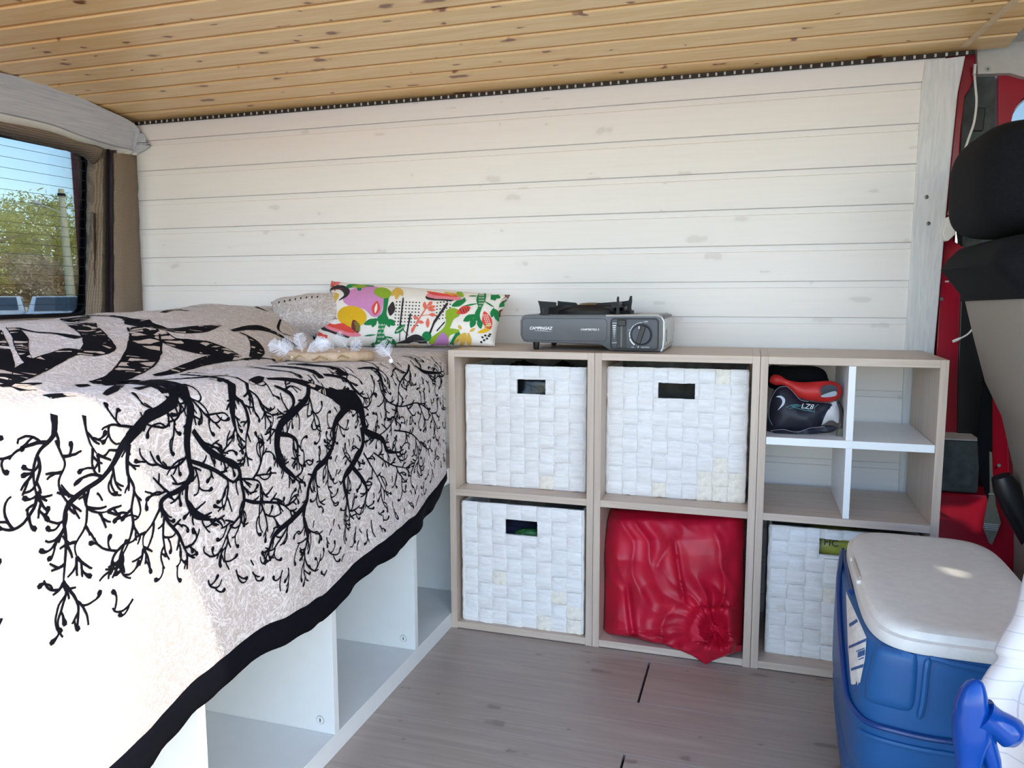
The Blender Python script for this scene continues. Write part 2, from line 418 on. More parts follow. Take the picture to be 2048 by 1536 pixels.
# ------------------------------------------------------------------ rear end: beam, burlap pillar, window
top = [(-60, 128), (0, 145), (80, 163), (150, 190), (210, 218), (262, 243), (284, 266), (300, 291)]
mid = [(-60, 212), (0, 225), (100, 248), (165, 272), (230, 292), (262, 299), (268, 302), (276, 306)]
bot = [(-60, 230), (0, 243), (95, 262), (160, 284), (200, 293), (232, 309), (250, 312), (267, 313)]
ct = catmull(top, 6); cm = catmull(mid, 6); cb = catmull(bot, 6)
rows = []
def beam_pt(q, x): 
    p = atx(q[0], q[1], x)
    if p.y > 0.235: 
        p = aty(q[0], q[1], yw(1.3) - 0.012)
    return p
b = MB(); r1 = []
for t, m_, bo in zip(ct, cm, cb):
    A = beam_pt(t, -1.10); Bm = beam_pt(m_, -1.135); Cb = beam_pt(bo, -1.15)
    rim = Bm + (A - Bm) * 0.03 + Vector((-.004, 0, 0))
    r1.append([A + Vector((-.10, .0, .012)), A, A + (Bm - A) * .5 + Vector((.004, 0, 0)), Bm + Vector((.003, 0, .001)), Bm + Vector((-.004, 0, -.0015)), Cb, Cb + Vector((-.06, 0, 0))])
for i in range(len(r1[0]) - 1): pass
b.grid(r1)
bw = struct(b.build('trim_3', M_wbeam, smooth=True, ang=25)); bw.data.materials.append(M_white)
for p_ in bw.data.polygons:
    if p_.index % 6 == 4: p_.material_index = 1  # lower facet made white: window light on it painted as colour

m = bw.modifiers.new('t', 'SOLIDIFY'); m.thickness = 0.004; m.offset = -1
# rear wall (door skin above, beside and below the window)
def lean(z): return .048 * (z - .79) / .49
RW = struct(MB().box((-1.335, -1.34, -.05), (-1.30, .40, .76)).box((-1.335, -1.34, 1.30), (-1.30, .40, 1.46)).box((-1.335, .20, .74), (-1.30, .40, 1.32)).box((-1.335, -1.34, .74), (-1.30, -.60, 1.32)).build('wall_rear', M_red))
def strip(rows_px, xs, name, mat, smooth=True, th=0.004, parent=RW, wob=0.0):
    """vertical lining strip: rows_px = columns of (top px, bottom px), one x per column"""
    pts = []
    n = 26
    for (t, bt), xx in zip(rows_px, xs):
        A = atx(t[0], t[1], xx + .058); B = atx(bt[0], bt[1], xx)
        pts.append([A.lerp(B, k / n) + Vector((wob * nz(k * .9, xx * 40), wob * nz(k * 1.3, xx * 57 + 3), 0)) for k in range(n + 1)])
    o = MB().grid(pts).build(name, mat, parent, smooth=smooth)
    m_ = o.modifiers.new('t', 'SOLIDIFY'); m_.thickness = th; m_.offset = 0
    return o
o = strip([((228, 306), (229, 640)), ((246, 307), (248, 640)), ((262, 309), (270, 640)), ((272, 311), (286, 640))], [-1.165, -1.158, -1.160, -1.172], 'burlap_panel', M_burlap, wob=.003)
strip([((219, 300), (219, 640)), ((224, 300), (224, 640)), ((232, 300), (231, 640))], [-1.195, -1.18, -1.20], 'door_seal', M_maroon)
strip([((214, 298), (214, 640)), ((221, 299), (221, 640))], [-1.20, -1.20], 'door_seal', M_rubber)
strip([((176, 285), (172, 640)), ((190, 290), (186, 640)), ((206, 294), (203, 640)), ((217, 299), (216, 640))], [-1.262, -1.235, -1.215, -1.222], 'burlap_panel', M_burlap, wob=.004)
# loose burlap fold beside the rubber
strip([((183, 424), (170, 640)), ((186, 424), (188, 640)), ((189, 426), (196, 640))], [-1.252, -1.238, -1.245], 'burlap_flap', M_burlap, wob=.002)
# burlap over the top edge of the window
pts = []
for q0, q1 in zip(catmull([(-60, 232), (0, 243), (95, 262), (160, 284), (190, 292), (205, 298)], 5), catmull([(-60, 256), (0, 267), (95, 291), (150, 305), (175, 318), (188, 330)], 5)):
    A = atx(q0[0], q0[1], -1.125); Bq = atx(q1[0], q1[1], -1.190); wv = nz(q0[0] * .12, 0) * .004
    pts.append([A, A.lerp(Bq, .5) + Vector((.006, 0, wv)), Bq + Vector((0, 0, wv))])
o = MB().grid(pts).build('burlap_panel', M_burlap, RW, smooth=True); m = o.modifiers.new('t', 'SOLIDIFY'); m.thickness = .004
pts = []
for q0, q1 in zip([(-60, 640), (0, 634), (70, 629), (135, 628), (176, 626), (215, 622)], [(-60, 690), (0, 690), (70, 680), (135, 680), (180, 680), (215, 680)]):
    A = atx(q0[0], q0[1], -1.26); Bq = atx(q1[0], q1[1], -1.20); pts.append([A + Vector((-.03, 0, 0)), A, Bq])
o = MB().grid(pts).build('burlap_panel', M_burlap, RW, smooth=True); m = o.modifiers.new('t', 'SOLIDIFY'); m.thickness = .004
# window_1: rubber gasket, tinted pane with heater wires
wy0, wy1, wz0, wz1 = -0.56, 0.157, 0.786, 1.265
def rrect(y0, y1, z0, z1, r, n=6):
    out = []
    for cy_, cz_, a0 in ((y1 - r, z1 - r, 0), (y0 + r, z1 - r, 90), (y0 + r, z0 + r, 180), (y1 - r, z0 + r, 270)):
        for k in range(n + 1):
            a = math.radians(a0 + 90 * k / n); out.append((cy_ + r * math.cos(a), cz_ + r * math.sin(a)))
    return out
inn = rrect(wy0, wy1, wz0, wz1, 0.035); out_ = rrect(wy0 - .04, wy1 + .036, wz0 - .02, wz1 + .02, 0.05)
def wx(x, y_, z_): return Vector((x + lean(z_), y_, z_))
rings = [[wx(-1.262, y_, z_) for y_, z_ in inn], [wx(-1.254, y_, z_) for y_, z_ in rrect(wy0 - .006, wy1 + .006, wz0 - .004, wz1 + .004, .038)], [wx(-1.250, y_, z_) for y_, z_ in rrect(wy0 - .02, wy1 + .03, wz0 - .01, wz1 + .01, .045)], [wx(-1.262, y_, z_) for y_, z_ in out_], [wx(-1.30, y_, z_) for y_, z_ in out_], [wx(-1.30, y_, z_) for y_, z_ in inn]]
b = MB(); b.grid(rings + [rings[0]], False, True)
WN = struct(b.build('window_1', M_rubber, smooth=True))
N = NT('tinted_glass'); tb = N.n('ShaderNodeBsdfTransparent'); tb.inputs[0].default_value = (.40, .43, .44, 1); gb = N.n('ShaderNodeBsdfGlossy'); gb.inputs['Roughness'].default_value = 0.02
mx = N.n('ShaderNodeMixShader'); fr = N.n('ShaderNodeFresnel'); fr.inputs[0].default_value = 1.45
N.l(fr.outputs[0], mx.inputs[0]); N.l(tb.outputs[0], mx.inputs[1]); N.l(gb.outputs[0], mx.inputs[2]); N.l(mx.outputs[0], N.t.nodes['Material Output'].inputs[0])
b = MB(); b.prism([wx(-1.276, y_, z_) for y_, z_ in rrect(wy0 - .002, wy1 + .002, wz0 - .002, wz1 + .002, .036)], (-.003, 0, 0)); b.build('pane', N.m, WN)
zz = 1.240
M_wire = simple('heater_wire', srgb(60, 62, 68), 0.6)
while zz > .80:
    MB().tube([wx(-1.2745, wy0 + .01, zz), wx(-1.2745, -.2, zz), wx(-1.2745, wy1 - .004, zz)], .0006, 5).build('heater_wire', M_wire, WN); zz -= 0.0285

# ------------------------------------------------------------------ van shell outside the frame (it shades the room)
roof = struct(MB().box((-1.36, -1.310, 1.43), (2.3, .42, 1.47)).build('roof', M_headl))
sk = struct(MB().box((-1.33, .36, -.05), (1.16, .40, 1.43)).build('wall_outer', M_red))
ws = struct(MB().box((-1.33, -1.310, -.05), (-.05, -1.28, .0)).box((-1.33, -1.310, 0), (-1.25, -1.28, 1.43)).box((-1.33, -1.310, 1.385), (1.62, -1.27, 1.43)).box((1.62, -1.31, -.05), (1.72, -1.25, 1.43)).box((1.72, -1.31, -.05), (2.3, -1.28, 1.43)).build('wall_near', M_red))

# ------------------------------------------------------------------ oak cube shelf units
UW, UH, UD, T = 0.3622, 0.705, 0.280, 0.0165
def shelf_unit(i, label):
    t = thing('cube_shelf', label, 'shelf', (i * UW, 0, 0), 'two-cube oak shelf units')
    x0 = i * UW; g = 0.0004; bv = 0.0007
    for nm, a, bb, mt in (('side_panel', (x0 + g, 0, 0), (x0 + T, UD, UH), M_oakv), ('side_panel', (x0 + UW - T, 0, 0), (x0 + UW - g, UD, UH), M_oakv),
                          ('top_board', (x0 + T, 0, UH - T), (x0 + UW - T, UD, UH), M_oak), ('shelf_board', (x0 + T, 0, .3525 - T / 2), (x0 + UW - T, UD, .3525 + T / 2), M_oak), ('bottom_board', (x0 + T, 0, 0.002), (x0 + UW - T, UD, 0.002 + T), M_oak)):
        a = Vector(a); bb = Vector(bb); c = (a + bb) / 2; c.y = a.y; c.z = a.z; c.x = a.x
        o = MB().box(a - c, bb - c, bv).build(nm, mt)
        o.location = c; o.parent = t; o.matrix_parent_inverse = Matrix.Translation((-x0, 0, 0))
    return t
shelf_unit(0, 'oak two-cube shelf beside the bed, holding two white baskets')
shelf_unit(1, 'middle oak two-cube shelf with a basket over a red cloth bundle')
shelf_unit(2, 'oak two-cube shelf with white cross divider, behind the cooler')
# white cross-shaped insert in the upper cube of the third unit
ins = thing('shelf_insert', 'white cross-shaped shelf divider fitted inside the upper oak cube', 'shelf divider', (2 * UW + UW / 2, 0, 0.361))
xi0, xi1 = 2 * UW + T + .0006, 3 * UW - T - .0006
def part(o, root):
    o.parent = root; o.matrix_parent_inverse = root.matrix_basis.inverted(); return o
bpy.context.view_layer.update()
MB().box((xi0, .001, .5135), (xi1, UD - .01, .5300), .0006).build('shelf_board', M_white, ins)
MB().box((.9005, .0015, .5302), (.9145, UD - .01, UH - T - .0006), .0006).build('divider', M_white, ins)
MB().box((.9015, .0015, .3612), (.9145, UD - .01, .5132), .0006).build('divider', M_white, ins)

# ------------------------------------------------------------------ woven baskets
def tile_mesh(w, h, name, seed, vert):
    """one flat banana-leaf strip showing between its crossings: domed, ragged edges; faces -y"""
    rnd = random.Random(seed); n, m_ = 7, 5; pts = []
    for i in range(n):
        u = i / (n - 1); row = []
        for j in range(m_):
            v = j / (m_ - 1)
            jx = rnd.uniform(-.0006, .0006) if 0 < j < m_ - 1 else rnd.uniform(-.0009, .0009)
            a, c = (u, v) if not vert else (v, u)
            bend = math.sin(math.pi * u); edge = 1 - abs(2 * v - 1) ** 4
            d = -.0008 - .0017 * bend * (0.4 + 0.6 * edge) + rnd.uniform(-.0003, .0003)
            if i in (0, n - 1): d = .0012
            row.append(Vector(((a - .5) * w + (jx if vert else 0), d, (c - .5) * h + (0 if vert else jx))))
        pts.append(row)
    b = MB().grid(pts); me = mesh_from(b.v, b.f, name, True, 60)
    bm = bmesh.new(); bm.from_mesh(me)
    for f in bm.faces:
        if f.normal.y > 0: f.normal_flip()
    bm.to_mesh(me); bm.free()
    me.materials.append(M_tile); return me
def basket(label, x0, x1, y0, z0, z1, hole, nx, nzr, d=0.20, stain=0.5):
    rs_ = random.Random(int(x0 * 1000))
    w, h = x1 - x0, z1 - z0
    t = thing('woven_basket', label, 'basket', ((x0 + x1) / 2, y0, z0), 'white woven baskets in the cubes')
    bpy.context.view_layer.update()
    hx0, hx1, hz0, hz1 = hole
    th = 0.006
    # body: front frame around the hole, sides, back, bottom
    bb = MB()
    yb = y0 + .0035
    for a, c in (((x0, z0), (hx0, z1)), ((hx1, z0), (x1, z1)), ((hx0, z0), (hx1, hz0)), ((hx0, hz1), (hx1, z1))):
        bb.box((a[0], yb, a[1]), (c[0], yb + th, c[1]))
    body = bb.build('front_panel', M_tile2, t)
    for sx in (x0, x1 - th): MB().box((sx, yb + th, z0), (sx + th, y0 + d, z1), .002).build('side_wall', M_tile2, t)
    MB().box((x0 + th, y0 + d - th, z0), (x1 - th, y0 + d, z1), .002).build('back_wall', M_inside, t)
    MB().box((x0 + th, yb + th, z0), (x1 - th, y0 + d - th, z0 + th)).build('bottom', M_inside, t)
    # rolled corner seams
    for sx in (x0 + .003, x1 - .003):
        pts = [(sx + .0015 * nz(k * 1.7, sx * 30), y0 + .004, z0 + .004 + (h - .008) * k / 24) for k in range(25)]
        MB().tube(pts, [.0045 + .0012 * nz(k * 2.3, sx * 9) for k in range(25)], 7).build('corner_seam', M_tile2, t, smooth=True)
    tw, thh = (w - .008) / nx, h / nzr
    hm = [tile_mesh(tw * 1.05, thh * 1.01, 'woven_strip', 10 + k, False) for k in range(5)]; vm = [tile_mesh(tw * 1.01, thh * 1.05, 'woven_strip', 20 + k, True) for k in range(5)]
    for i in range(nx):
        for j in range(nzr):
            cx, cz = x0 + .004 + (i + .5) * tw, z0 + (j + .5) * thh
            sx = sz = 1.0
            a0, a1, c0, c1 = cx - tw / 2, cx + tw / 2, cz - thh / 2, cz + thh / 2
            if a0 < hx1 - .001 and a1 > hx0 + .001 and c0 < hz1 - .001 and c1 > hz0 + .001:
                # trim the strip back to the hole's edge
                opts = [(hx0 - a0, 'l'), (a1 - hx1, 'r'), (hz0 - c0, 'b'), (c1 - hz1, 't')]
                o_, e = max(opts)
                if o_ < .006: continue
                if e == 'l': a1 = hx0
                if e == 'r': a0 = hx1
                if e == 'b': c1 = hz0
                if e == 't': c0 = hz1
                sx, sz = (a1 - a0) / tw, (c1 - c0) / thh; cx, cz = (a0 + a1) / 2, (c0 + c1) / 2
            o = link('woven_strip', random.choice(hm if (i + j) % 2 else vm), None, t)
            pst = stain * (.03 + (.6 if (i >= nx - 3 and j <= 1) or (i == nx - 2 and j == 2) else 0) + (.05 if j <= 1 else 0))
            if rs_.random() < pst: o.material_slots[0].link = 'OBJECT'; o.material_slots[0].material = M_tile_st
            o.location = (cx, y0 + .0015 + random.uniform(-.0006, .0006), cz); o.scale = (sx, 1, sz); o.rotation_euler = (random.uniform(-.02, .02), random.uniform(-.025, .025), random.uniform(-.03, .03))
    return t
basket('white woven basket in the cube nearest the pillow, stuffed with black plastic', .024, .331, .055, .362, .665, (.158, .231, .596, .633), 8, 9)
basket('widest white woven basket, brown patches, above the red cloth', .380, .701, .063, .362, .668, (.500, .584, .597, .634), 9, 9, stain=1.0)
basket('white woven basket at floor level next to the bed base', .027, .338, .012, .0195, .3275, (.140, .223, .252, .290), 8, 9)
basket('white woven basket half hidden behind the blue cooler', .756, 1.066, .047, .0195, .3205, (.862, .935, .262, .299), 8, 9)

# things inside the baskets
def crumple(name, c, r, mat, label, cat, seed, amp=.25, fr=2.2, n=26):
    pts = []
    for i in range(n + 1):
        th = math.pi * i / n; row = []
        for j in range(n * 2):
            ph = 2 * math.pi * j / (n * 2)
            d = Vector((math.sin(th) * math.cos(ph), math.sin(th) * math.sin(ph), math.cos(th)))
            k = 1 + amp * (1 - 2 * abs(nz(*(d * fr + Vector((seed, 0, 0)))))) * .8 + amp * .4 * nz(*(d * fr * 3.1 + Vector((0, seed, 0)))) - amp * .5
            q = [abs(x_) ** .6 * (1 if x_ > 0 else -1) for x_ in d]
            row.append(Vector(c) + Vector((q[0] * r[0], q[1] * r[1], q[2] * r[2])) * k)
        pts.append(row)
    o = MB().grid(pts, False, True).build(name, mat, smooth=True, ang=70)
    return tag(o, label, cat)
M_bin = simple('black_bin_liner', srgb(18, 22, 24), 0.22, var=0.4, scale=30, bump=0.5)
crumple('plastic_bag', (.19, .155, .52), (.125, .075, .142), M_bin, 'crumpled black plastic bag filling the basket below the stove', 'bag', 3, .2, 3.5)
crumple('folded_cloth', (.545, .17, .47), (.12, .07, .10), M_dark, 'dark filler standing for the dark inside behind the middle basket handle hole', 'cloth', 5, .12)  # filler lump added for the dark inside of the basket
crumple('folded_cloth', (.18, .12, .15), (.12, .07, .12), simple('navy_cloth', srgb(14, 20, 48), 0.85, var=0.2), 'navy cloth inside the floor basket next to the bed', 'cloth', 8, .12)
crumple('snack_bag', (.20, .047, .240), (.042, .016, .020), simple('green_foil', srgb(36, 92, 50), 0.35, var=0.2), 'small green packet on navy cloth behind the handle hole', 'packet', 11, .2, 4)
yg = crumple('plastic_bag', (.905, .12, .26), (.075, .050, .045), simple('yellow_green_bag', srgb(150, 152, 60), 0.35, var=0.25, scale=18), 'yellow-green plastic bag in the basket behind the cooler', 'bag', 14, .12, 3)
yg2 = text_mesh('FIC', .022, 'lettering', M_navy, yg, (.872, .062, .281), (1, 0, -.06), (0, 0, 1), .0004)

# ------------------------------------------------------------------ bed base: white cube unit lying on its side
M_wbed = simple('white_foil_board', srgb(212, 215, 214), 0.4, var=0.02)
bed = thing('bed_cabinet', 'white open cube storage unit carrying the bed, under the printed cover', 'cabinet', (-.195, -.57, 0))
MB().box((-.388, -1.29, 0), (0, .174, .038), .0006).build('bottom_board', M_wbed, bed)
MB().box((-.388, -1.29, .374), (0, .174, .412), .0006).build('top_board', M_wbed, bed)
MB().box((-.388, .136, .0382), (0, .174, .3738), .0006).build('side_panel', M_wbed, bed)
MB().box((-.388, -1.29, .0382), (0, -1.252, .3738), .0006).build('side_panel', M_wbed, bed)
for yy in (-.215, -.5675, -.9175):
    MB().box((-.386, yy, .0382), (-.0004, yy + .016, .3738), .0005).build('divider', M_wbed, bed)
    c = MB().tube([(-.030, yy + .0002, .062), (-.030, yy - .0008, .062)], .0075, 16); 
    cv = c.build('cam_cover', M_wbed, bed)
    ring = [(-.030 + .0078 * math.cos(a), yy - .0003, .062 + .0078 * math.sin(a)) for a in np.linspace(0, 2 * math.pi, 20)]
    MB().tube(ring, .0004, 4).build('cover_rim', M_screw, cv)
    MB().box((-.0312, yy - .0012, .0585), (-.0288, yy - .0004, .0655)).build('cover_slot', M_screw, cv)
MB().box((-.395, -1.29, 0), (-.3885, .174, .412)).build('back_panel', M_wbed, bed)

# ------------------------------------------------------------------ bed cover (throw) with printed tree
def foot(y): return pw([-1.4, -1.137, -.976, -.80, -.65, -.50, -.36, -.20, -.05, .08, .3], [-.03, -.05, -.115, -.160, -.19, -.205, -.235, -.29, -.36, -.41, -.43], y)
def ztop(x, y):
    e = pw([-1.4, -1.15, -.95, -.6, -.3, 0, .3], [.755, .742, .722, .708, .700, .696, .694], y)
    f = foot(y)
    zr = pw([-1.4, -1.1, -.8, -.5, -.2, 0, .1, .3], [.772, .778, .783, .788, .800, .812, .816, .810], y)
    m = max(.04, zr - e) * (.55 * sstep(f + .02, f - .16, x) + .45 * sstep(f, f - .34, x))
    m *= 1 - .30 * sstep(-.55, -1.05, x)
    m *= 1 + .10 * nz(x * 3.1, y * 2.7, 4) + .05 * nz(x * 9, y * 8, 1)
    w = .0045 * (1 - abs(nz(x * 5 + y * 3.0, y * 9 - x * 2, 7)) * 2) * sstep(-.02, -.12, x)
    fold = -.008 * math.exp(-((x - f - .012) / .018) ** 2)
    return e + m + w + fold + .004 * nz(x * 12, y * 9, 2)
def xfront(y): return -.008 + .020 * sstep(-.012, -.06, y)
def zhem(y): return pw([-1.42, -1.20, -1.08, -.92, -.80, -.636, -.433, -.218, -.054, 0], [.250, .275, .304, .326, .334, .318, .350, .372, .400, .414], y) + .003 * nz(y * 30, 5)
RC = .055
def cover_pt(s, y):
    """s<0: on the bed (distance in from the edge); 0..1: round the edge; 1..2: hanging drape"""
    xf = xfront(y)
    if s <= 0: return Vector((xf - RC + s, y, ztop(xf - RC + s, y)))
    z0 = ztop(xf - RC, y)
    if s <= 1:
        a = s * math.pi / 2; return Vector((xf - RC + RC * math.sin(a), y, z0 - RC * (1 - math.cos(a))))
    t = s - 1; zt = z0 - RC; zb = zhem(y); z_ = zt + (zb - zt) * t
    x_ = xf + .016 * math.sin(min(1, t * 1.25) * math.pi * .5) * sstep(-.02, -.25, y)
    x_ += (.0045 * math.sin(y * 17 + 1.3) + .002 * math.sin(y * 41 + .4)) * t * sstep(-.02, -.2, y)
    x_ += .006 * math.sin(t * 3.0 + y * 6) * t * sstep(-.05, -.3, y)
    return Vector((max(x_, xf), y, z_))
ysamp = list(np.linspace(.285, -.012, 26)) + list(np.linspace(-.022, -1.385, 130))
sA = list(np.linspace(-1.17, 0, 96)); sB = list(np.linspace(0, 1, 9))[1:]; sC = list(np.linspace(1, 2, 40))[1:]
S = sA + sB + sC
pts = [[cover_pt(s, y) for s in S] for y in ysamp]
def yoff(p): p.x = max(p.x, -1.12); return p
nS = len(S); V = [yoff(p) for r in pts for p in r]; Fc = []
for i in range(len(ysamp) - 1):
    for j in range(nS - 1):
        if j >= len(sA) + len(sB) - 1 and ysamp[i] > -.011: continue
        Fc.append((i * nS + j, i * nS + j + 1, (i + 1) * nS + j + 1, (i + 1) * nS + j))
used = sorted({k for f in Fc for k in f}); mp_ = {k: i for i, k in enumerate(used)}
V = [V[k] for k in used]; Fc = [tuple(mp_[k] for k in f) for f in Fc]
cov = MB().add(V, Fc).build('bed_cover', M_blanket, smooth=True, ang=80)
tag(cov, 'beige throw printed with a black tree, draped over the bed', 'throw')
BV = BVHTree.FromPolygons(V, Fc)
m = cov.modifiers.new('t', 'SOLIDIFY'); m.thickness = .0025; m.offset = -1 if False else 0
OFFB = .0022
# black hem band
hb = []
for y in ysamp[26:]:
    p = cover_pt(2, y); q = cover_pt(1.93, y); d = (p - q).normalized(); wd = .030 + .004 * nz(y * 9, 3)
    wd *= sstep(-.03, -.16, y) * .8 + .2
    sw = .006 * nz(y * 17, 8)
    hb.append([q + (p - q) * .4 + Vector((.0022, 0, 0)), p + Vector((.0022, 0, 0)), p + d * wd * .5 + Vector((sw, 0, 0)), p + d * wd + Vector((sw * 1.6, 0, 0))])
o = MB().grid(hb).build('hem_band', M_ink, cov, smooth=True, ang=80); o['label'] = 'black band along the lower hem'
m = o.modifiers.new('t', 'SOLIDIFY'); m.thickness = .003; m.offset = 0

def snap_px(px, py):
    d = ray(px, py).normalized(); h = BV.ray_cast(CAM, d)
    return h[0], h[1]
def ribbon(b, pts3, widths, off, ncross=2, uvs=None, rag=0.0):
    """strip lying on the cover through pts3; widths in metres"""
    n = len(pts3); o = len(b.v); rows = []
    for i in range(n):
        t = (pts3[min(i + 1, n - 1)] - pts3[max(i - 1, 0)])
        if t.length < 1e-6: t = Vector((0, 1, 0))
        t.normalize(); nr = BV.find_nearest(pts3[i]); N_ = nr[1]
        if N_.dot(CAM - pts3[i]) < 0: N_ = -N_
        c = N_.cross(t).normalized(); row = []
        for k in range(ncross):
            u = (k / (ncross - 1) - .5)
            w_ = widths[i] * (1 + rag * nz(pts3[i].y * 60, pts3[i].z * 60, pts3[i].x * 60 + k * 5))
            p = pts3[i] + c * (u * w_)
            h = BV.find_nearest(p); nn = h[1] if h[1].dot(CAM - h[0]) > 0 else -h[1]
            row.append(h[0] + nn * off)
            if uvs is not None: uvs.append((i / n, 2 * u))
        rows.append(row)
    b.grid(rows)
def px_ribbon(b, pl, wl, off=OFFB, ncross=3, uvs=None, step=5, rag=.12, org=(0, 0), sc=1.0):
    pl = [(org[0] + x * sc, org[1] + y * sc) for x, y in pl]; wl = [w_ * sc for w_ in wl]
    c = catmull([(x, y, w_) for (x, y), w_ in zip(pl, wl)], step)
    P3, Wd = [], []
    for x, y, w_ in c:
        h, nn = snap_px(x, y)
        if h is None: continue
        d = (h - CAM).dot(FF); P3.append(h); Wd.append(max(.0012, w_ * d / FPX))
    if len(P3) > 1: ribbon(b, P3, Wd, off, ncross, uvs, rag)
    return P3
# --- thick bark bands over the mound (traced in a crop: x*.3418, 560+y*.3418)
bark = MB(); buv = []
K3 = dict(org=(0, 560), sc=.3418)
bands = [
 ([(420, 205), (480, 270), (550, 330), (580, 385), (520, 430), (420, 425), (300, 470), (180, 530), (60, 590), (-20, 605)], [110, 135, 120, 140, 90, 85, 90, 105, 100, 80]),
 ([(70, 285), (115, 340), (130, 420), (165, 480), (200, 520)], [50, 66, 55, 60, 50]),
 ([(90, 285), (200, 310), (330, 320), (470, 345)], [40, 28, 36, 70]),
 ([(-20, 300), (20, 430), (35, 520), (0, 600)], [40, 66, 66, 60]),
 ([(320, 210), (480, 212), (640, 215), (760, 235), (900, 285), (1050, 300), (1180, 285), (1290, 268)], [26, 40, 46, 60, 120, 110, 80, 16]),
 ([(800, 240), (850, 330), (835, 440), (760, 530), (650, 585), (530, 608)], [110, 140, 150, 125, 70, 26]),
 ([(900, 310), (1000, 370), (1100, 395), (1200, 400), (1290, 415), (1400, 455)], [120, 150, 150, 160, 170, 70]),
 ([(1390, 455), (1250, 470), (1120, 505), (1000, 545), (900, 565)], [70, 80, 56, 40, 20]),
 ([(1355, 302), (1450, 285), (1540, 288), (1630, 325), (1760, 405)], [20, 40, 56, 50, 8]),
 ([(1400, 310), (1475, 350), (1505, 410), (1485, 462)], [22, 60, 70, 50]),
 ([(1605, 150), (1680, 190), (1780, 215), (1900, 180)], [14, 56, 50, 30]),
 ([(950, 195), (1020, 178), (1100, 185)], [26, 50, 30]),
 ([(560, 612), (800, 597), (1000, 588), (1200, 575), (1330, 562)], [14, 26, 22, 30, 20]),
 ([(-10, 628), (120, 622), (240, 612)], [30, 40, 8]), ([(80, 642), (195, 640)], [52, 40]), ([(270, 690), (350, 682), (440, 684)], [66, 56, 20]),
 ([(445, 628), (520, 622)], [28, 18]), ([(610, 680), (660, 650), (720, 612)], [20, 46, 30]), ([(790, 645), (880, 628), (1000, 610)], [40, 26, 16]),
 ([(1250, 592), (1312, 584)], [66, 56]), ([(1465, 612), (1500, 590), (1530, 572)], [24, 50, 26]),
 ([(1560, 585), (1680, 588), (1790, 612), (1900, 655), (1990, 690)], [16, 34, 44, 40, 66]),
 ([(1590, 470), (1640, 482), (1700, 478)], [20, 36, 10]), ([(1420, 470), (1520, 462), (1600, 470)], [26, 16, 6])]
for p_, w_ in bands: px_ribbon(bark, p_, [1.25 * k for k in w_], .0022, 7, buv, 6, .10, **K3)
o = bark.build('bark_print', M_bark, cov, smooth=True, ang=80, uvs=buv, kind='stuff'); o['label'] = 'black bark print with beige cells'
